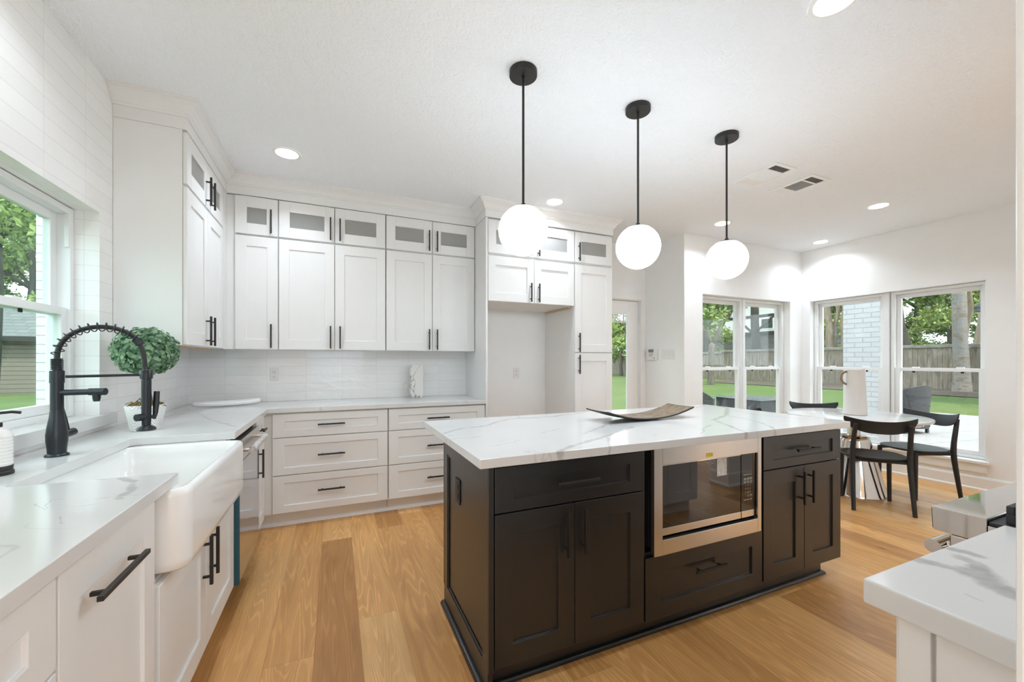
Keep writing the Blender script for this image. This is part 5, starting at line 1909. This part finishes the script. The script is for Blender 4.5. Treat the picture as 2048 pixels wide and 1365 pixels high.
# trees
def leaf_cloud(blobs, n, size, seed):
    rnd = random.Random(seed)
    vs, fs = [], []
    wts = [b[3] * b[3] * b[4] for b in blobs]
    for _ in range(n):
        bx, by, bz, rr, rz = rnd.choices(blobs, wts)[0]
        while True:
            p = Vector((rnd.uniform(-1, 1), rnd.uniform(-1, 1), rnd.uniform(-1, 1)))
            if 0.15 < p.length < 1:
                break
        p = p * (0.55 + 0.45 * rnd.random())
        c = Vector((bx + p.x * rr, by + p.y * rr, bz + p.z * rz))
        nrm = Vector((rnd.uniform(-1, 1), rnd.uniform(-1, 1), rnd.uniform(-0.2, 1))).normalized()
        u = nrm.orthogonal().normalized()
        u = Matrix.Rotation(rnd.random() * 6.28, 3, nrm) @ u
        v = nrm.cross(u)
        s = size * rnd.uniform(0.6, 1.3)
        b_ = len(vs)
        vs += [c - u * s, c + v * s * 0.5 - nrm * s * 0.12, c + u * s, c - v * s * 0.5 - nrm * s * 0.12]
        fs.append((b_, b_ + 1, b_ + 2, b_ + 3))
    return vs, fs

def tree_proto(name, label, loc, trunks, blobs, n, size, leaf, bark, seed, group):
    r = thing(name, label, 'tree', loc, 0, group)
    m = MB()
    for pts, rad in trunks:
        m.tube(pts, rad, 9)
    m.build('trunk', bark, r, smooth='all')
    if n:
        vs, fs = leaf_cloud(blobs, n, size, seed)
        me = bpy.data.meshes.new('crown')
        me.from_pydata([tuple(v) for v in vs], [], fs)
        me.materials.append(M[leaf])
        o = bpy.data.objects.new('crown', me)
        C.objects.link(o)
        o.parent = r
    return r

rnd = random.Random(3)
def blob_set(k, spread, z0, z1, r0, r1, seed):
    q = random.Random(seed)
    out = []
    for _ in range(k):
        a = q.random() * 6.28
        d = spread * math.sqrt(q.random())
        rr = q.uniform(r0, r1)
        out.append((d * math.cos(a), d * math.sin(a), q.uniform(z0, z1), rr, rr * 0.7))
    return out
def branchy(h, r0, seed, lean=0.3):
    q = random.Random(seed)
    tr = []
    pts = [(q.uniform(-lean, lean) * (i / 5) , q.uniform(-lean, lean) * (i / 5), h * i / 5) for i in range(6)]
    pts[0] = (0, 0, -0.2)
    tr.append((pts, [r0 * (1 - 0.12 * i) for i in range(6)]))
    for k in range(5):
        z = h * q.uniform(0.35, 0.9)
        a = q.random() * 6.28
        l = h * q.uniform(0.25, 0.45)
        tr.append(([(0, 0, z), (0.4 * l * math.cos(a), 0.4 * l * math.sin(a), z + 0.3 * l), (l * math.cos(a), l * math.sin(a), z + 0.8 * l)], [r0 * 0.5, r0 * 0.33, r0 * 0.12]))
    return tr
GT = 'trees beyond the garden fence'
lbA = 'bright green leafy tree in the belt beyond the garden fence'
lbB = 'deep green leafy tree in the belt beyond the garden fence'
tA = tree_proto('leafy_tree', lbA, (26.5, 9.2, 0), branchy(7, 0.16, 1), blob_set(24, 1.75, 1.2, 8.5, 0.8, 1.35, 11), 14000, 0.105, 'leaf_a', 'bark', 21, GT)
tB = tree_proto('leafy_tree', lbB, (33.5, 13.2, 0), branchy(8, 0.20, 2), blob_set(26, 1.95, 1.4, 10.5, 0.9, 1.4, 12), 13000, 0.12, 'leaf_b', 'bark_d', 22, GT)
for x, y, a in ((26.5, 3.0, 1), (26.8, 14.2, 3), (26.6, 22.9, 4), (26.5, 29.0, 6), (26.5, 35.2, 1.5)):
    dup(tA, (x, y, 0), a, lbA)
for x, y, a in ((33.5, 6.4, 1), (33.5, 33.5, 4)):
    dup(tB, (x, y, 0), a, lbB)

# garden trees singled out by their trunks
def lean_trunk(p0, p1, r0, r1, bow=0.15, seed=0, n=8):
    q = random.Random(seed)
    a, c = Vector(p0), Vector(p1)
    pts = []
    for i in range(n + 1):
        s = i / n
        p = a.lerp(c, s) + Vector((q.uniform(-bow, bow), q.uniform(-bow, bow), 0)) * math.sin(PI * s)
        pts.append(tuple(p))
    return (pts, [r0 + (r1 - r0) * i / n for i in range(n + 1)])
# broad patched trunk in the long nook window
tree_proto('patched_trunk_tree', 'broad tree with pale patched peeling bark standing before the fence', (20.35, 6.77, 0.1),
           [([(0, 0, -0.3), (0.0, 0.0, 0.05), (0.02, 0.0, 0.7), (0.0, 0.05, 2.0), (-0.05, 0.05, 3.4), (-0.05, 0.1, 5.0), (0, 0.2, 7.5)], [0.36, 0.27, 0.215, 0.20, 0.195, 0.185, 0.14])],
           [(0, 0, 8.0, 0.9, 0.9)], 500, 0.18, 'leaf_a', 'bark_p', 31, None)
# tan trunk leaning next to it
tree_proto('leaning_tree', 'slim tan smooth-barked tree leaning beside the patched trunk', (22.2, 7.05, 0.1),
           [lean_trunk((0, 0, -0.2), (0.1, -0.35, 5.4), 0.17, 0.13, 0.05, 4), lean_trunk((0.4, 0.42, -0.2), (0.2, 0.22, 5.2), 0.11, 0.08, 0.12, 5)],
           [(0, -0.3, 6.0, 0.7, 0.8)], 400, 0.16, 'leaf_a', 'bark_c', 32, None)
# crape myrtle, many stems
tree_proto('multi_stem_tree', 'tan multi-stemmed tree rising behind the fence left of the brick pillar', (22.6, 11.3, 0.1),
           [lean_trunk((-0.1, 0.55, -0.2), (0.2, 1.35, 6.0), 0.20, 0.11, 0.10, 1), lean_trunk((0.0, 0.2, -0.2), (0.2, 0.35, 6.0), 0.22, 0.12, 0.12, 2), lean_trunk((0.2, -0.1, -0.2), (0.1, -0.75, 6.0), 0.19, 0.11, 0.1, 3),
            lean_trunk((0.0, -0.35, -0.2), (-0.1, -1.6, 5.6), 0.13, 0.08, 0.2, 6), lean_trunk((0.5, 0.9, -0.2), (0.4, 0.7, 6.0), 0.12, 0.08, 0.2, 7)],
           [(0, 0.6, 6.6, 0.7, 0.7)], 500, 0.15, 'leaf_a', 'bark_c', 33, None)
tree_proto('dark_trunk_tree', 'dark leaning trunk just left of the white brick pillar', (22.9, 9.25, 0.1), [lean_trunk((0, 0.0, -0.2), (0.2, 0.7, 5.6), 0.23, 0.19, 0.08, 9)],
           [(0.2, 0.5, 6.3, 0.4, 0.5)], 250, 0.17, 'leaf_b', 'bark_d', 34, None)
# slim forked tree in front of the fence (nook end window)
tree_proto('forked_tree', 'slim grey tree forking in the nook end window beside the alcove', (17.6, 14.9, -0.1),
           [lean_trunk((0, 0, -0.1), (0.15, 0.05, 2.3), 0.17, 0.15, 0.03, 11), lean_trunk((0.12, 0.05, 2.2), (1.4, -0.9, 5.2), 0.13, 0.05, 0.1, 12), lean_trunk((0.12, 0.05, 2.2), (-0.6, 0.7, 5.0), 0.11, 0.05, 0.1, 13)],
           blob_set(12, 1.6, 3.1, 5.8, 0.7, 1.1, 14), 3200, 0.12, 'leaf_b', 'bark', 35, None)
tree_proto('oak_tree', 'thick dark trunk before the timbered house in the nook end window', (24.5, 17.3, 0.0), [lean_trunk((0, 0, -0.2), (0.1, 0.3, 7.5), 0.27, 0.21, 0.06, 15), lean_trunk((0, 0, 2.8), (0.2, 1.8, 4.4), 0.09, 0.05, 0.1, 16), lean_trunk((0, 0, 3.2), (0.2, -1.7, 4.6), 0.08, 0.04, 0.1, 17)],
           blob_set(10, 1.0, 5.6, 7.4, 0.5, 0.8, 18), 2200, 0.17, 'leaf_a', 'bark_d', 36, None)
tree_proto('thin_dark_tree', 'thin dark upright trunk behind the fence in the nook end window', (22.7, 19.6, 0.0), [lean_trunk((0, 0, -0.2), (0.0, 0.1, 6.5), 0.17, 0.13, 0.04, 19)], blob_set(7, 0.5, 5.2, 7.0, 0.4, 0.6, 20), 1300, 0.16, 'leaf_b', 'bark_d', 37, None)
tree_proto('thin_tan_tree', 'thin tan upright trunk behind the fence in the nook end window', (23.0, 21.9, 0.0), [lean_trunk((0, 0, -0.2), (0.1, 0.0, 6.0), 0.12, 0.09, 0.06, 23)], blob_set(5, 0.4, 5.3, 6.5, 0.4, 0.6, 24), 700, 0.15, 'leaf_a', 'bark_c', 38, None)
# shrub seen through the patio door
tree_proto('door_tree', 'leafy tree above the fence, seen through the patio door glass', (19.6, 24.4, -0.1), branchy(5, 0.14, 41, 0.5), blob_set(14, 1.7, 1.9, 5.6, 0.7, 1.2, 42), 4200, 0.13, 'leaf_a', 'bark', 43, None)

# trees seen through the sink window
GL = 'trees seen through the sink window'
tree_proto('overhanging_tree', 'tree with a dark arching branch filling the top of the sink window', (-5.2, 9.3, -0.16),
           [([(0, 0, -0.2), (0.1, 0.0, 1.5), (0.2, -0.1, 2.6), (0.15, 0.0, 3.4), (-0.3, 0.3, 4.6)], [0.16, 0.14, 0.12, 0.10, 0.06]), ([(0.2, -0.1, 2.5), (-0.5, 0.1, 2.8), (-1.2, 0.4, 2.75)], [0.07, 0.05, 0.03]), ([(0.15, 0, 3.2), (0.6, -0.2, 4.0), (0.8, 0, 5)], [0.07, 0.05, 0.03])],
           blob_set(16, 1.7, 3.0, 5.2, 0.6, 1.0, 51), 9000, 0.055, 'leaf_b', 'bark_d', 52, GL)
for x, y, a in ((-17.6, 35.5, 0.7), (-26.0, 36.0, 2.0), (-9.2, 36.0, 3.1), (-22.0, 44.5, 4.4), (-13.4, 44.5, 5.2)):
    q = dup(tB, (x, y, -0.16), a, 'tall green tree behind the tan neighbouring house')
    q['group'] = GL
    q.scale = (1.28, 1.28, 1.28)

# white brick pillars
r = tag(MB().box(7.42, 7.80, 3.22, 3.80, -0.12, 3.4).build('brick_pillar', 'wbrick'), 'white painted brick pillar on the patio outside the long nook window', 'pillar')
struct(MB().box(-2.25, -1.32, 4.60, 8.0, -0.16, 3.2).build('wall_exterior', 'wbrick'), 'white painted brick wing of the house outside the sink window')

# neighbouring house behind the sink window
r = thing('neighbour_house', 'low tan clapboard house with grey roof, seen through the lower sink window', 'house', (-14.0, 24.5, -0.16))
MB().box(-9, 9, 0, 6, 0, 2.35).build('wall', 'clap', r)
m = MB().prism([(-0.45, 2.30), (-0.45, 2.46), (3.0, 4.3), (6.45, 2.46), (6.45, 2.30)], -9.4, 9.4, 'x')
m.build('roof', 'shingle', r)
MB().box(-9.4, 9.4, -0.49, -0.455, 2.26, 2.47).build('fascia', 'timber', r)

# half-timbered house beyond the fence
r = thing('timbered_house', 'white half-timbered house with grey brick ground floor beyond the fence', 'house', (31.2, 23.0, 0))
MB().box(0, 7, -5.5, 6, 0, 3.45).build('brick_wall', 'gbrick', r)
MB().box(-0.15, 7, -5.5, 6, 3.45, 6.2).build('stucco_wall', 'stucco', r)
m = MB()
for z in (3.40, 4.75, 6.05):
    m.box(-0.21, -0.15, -5.5, 6, z, z + 0.2)
for y in (-5.5, -3.9, -2.75, -1.2, 0.4, 2.2, 4.2, 5.85):
    m.box(-0.20, -0.155, y, y + 0.16, 3.6, 6.05)
m.build('timber_frame', 'timber', r)
w_ = MB().box(-0.19, -0.152, -2.45, -1.4, 3.75, 4.65).build('window', 'vinyl', r)
MB().box(-0.20, -0.19, -2.37, -1.48, 3.83, 4.57).build('pane', 'darkwin', w_)
MB().prism([(-0.6, 6.1), (-0.6, 6.3), (3.5, 9.0), (7.6, 6.3), (7.6, 6.1)], -6.0, 6.5, 'y').build('roof', 'shingle', r)

# shingled garden pavilion at the right edge of the long window
r = thing('garden_pavilion', 'blue-grey shingled roof corner of a garden pavilion at the right window edge', 'pavilion', (18.6, 4.00, 0.0))
zb = 2.86
m = MB()
a_ = 1.45
m.add([(-a_, -a_, zb), (a_, -a_, zb), (a_, a_, zb), (-a_, a_, zb), (0, 0, zb + 1.9), (-a_, -a_, zb - 0.14), (a_, -a_, zb - 0.14), (a_, a_, zb - 0.14), (-a_, a_, zb - 0.14)],
      [(0, 1, 4), (1, 2, 4), (2, 3, 4), (3, 0, 4), (0, 5, 6, 1), (1, 6, 7, 2), (2, 7, 8, 3), (3, 8, 5, 0), (5, 8, 7, 6)])
m.build('roof', 'shingle_b', r)
for sx, sy in ((-1, -1), (1, -1), (1, 1), (-1, 1)):
    px, py = sx * (a_ - 0.25), sy * (a_ - 0.55)
    MB().box(px - 0.06, px + 0.06, py - 0.06, py + 0.06, 0.0, zb - 0.141).build('post', 'bark', r)

# patio furniture
def wicker_chair(label, loc, rz, proto=[None]):
    if proto[0]:
        return dup(proto[0], loc, rz, label)
    r = thing('wicker_armchair', label, 'armchair', loc, rz, 'charcoal wicker patio armchairs')
    m = MB()
    L_ = []
    def band(z, k):
        out = []
        for i in range(20):
            a = R(-118 + 236 * i / 19) + PI
            out.append((0.33 * k * math.cos(a) - 0.02, 0.36 * k * math.sin(a), z))
        for i in range(19, -1, -1):
            a = R(-118 + 236 * i / 19) + PI
            out.append(((0.33 * k - 0.05) * math.cos(a) - 0.02, (0.36 * k - 0.05) * math.sin(a), z))
        return out
    def hgt(i, base, rise):
        return base
    for z, k in ((0.10, 0.92), (0.42, 0.98), (0.62, 1.03)):
        L_.append(band(z, k))
    topb = []
    for j, p in enumerate(band(0.64, 1.06)):
        i = j if j < 20 else 39 - j
        s = abs(i - 9.5) / 9.5
        topb.append((p[0], p[1], 0.64 + 0.27 * (1 - s ** 1.6)))
    L_.append(topb)
    m.loops(L_)
    m.build('shell_back', 'wicker', r, smooth=True)
    MB().box(-0.24, 0.34, -0.30, 0.30, 0.10, 0.36).build('base', 'wicker', r, bevel=0.03)
    MB().box(-0.22, 0.35, -0.28, 0.28, 0.361, 0.47).build('seat_cushion', 'cushion', r, bevel=0.03)
    for sx in (-0.2, 0.3):
        for sy in (-0.26, 0.26):
            MB().box(sx - 0.02, sx + 0.02, sy - 0.02, sy + 0.02, 0, 0.0995).build('leg', 'wicker', r)
    proto[0] = r
    return r
wicker_chair('charcoal wicker armchair on the patio behind the right dining chair', (10.1, 4.15, -0.10), R(75))
wicker_chair('charcoal wicker armchair seen beside the pitcher handle', (9.0, 5.55, -0.10), R(160))
wicker_chair('charcoal wicker armchair in the nook end window, next to the alcove', (6.3, 5.5, -0.10), R(-60))
wicker_chair('charcoal wicker armchair left of the glass patio table', (7.2, 6.9, -0.10), R(-30))
r = thing('patio_table', 'low charcoal wicker patio table with a pale glass top', 'patio table', (7.75, 5.55, -0.10))
MB().box(-0.48, 0.48, -0.48, 0.48, 0.0, 0.62).build('base', 'wicker', r, bevel=0.01)
MB().box(-0.52, 0.52, -0.52, 0.52, 0.621, 0.632).build('glass_top', plain('frosted_glass_top', (0.16, 0.19, 0.20), 0.08), r, bevel=0.002)
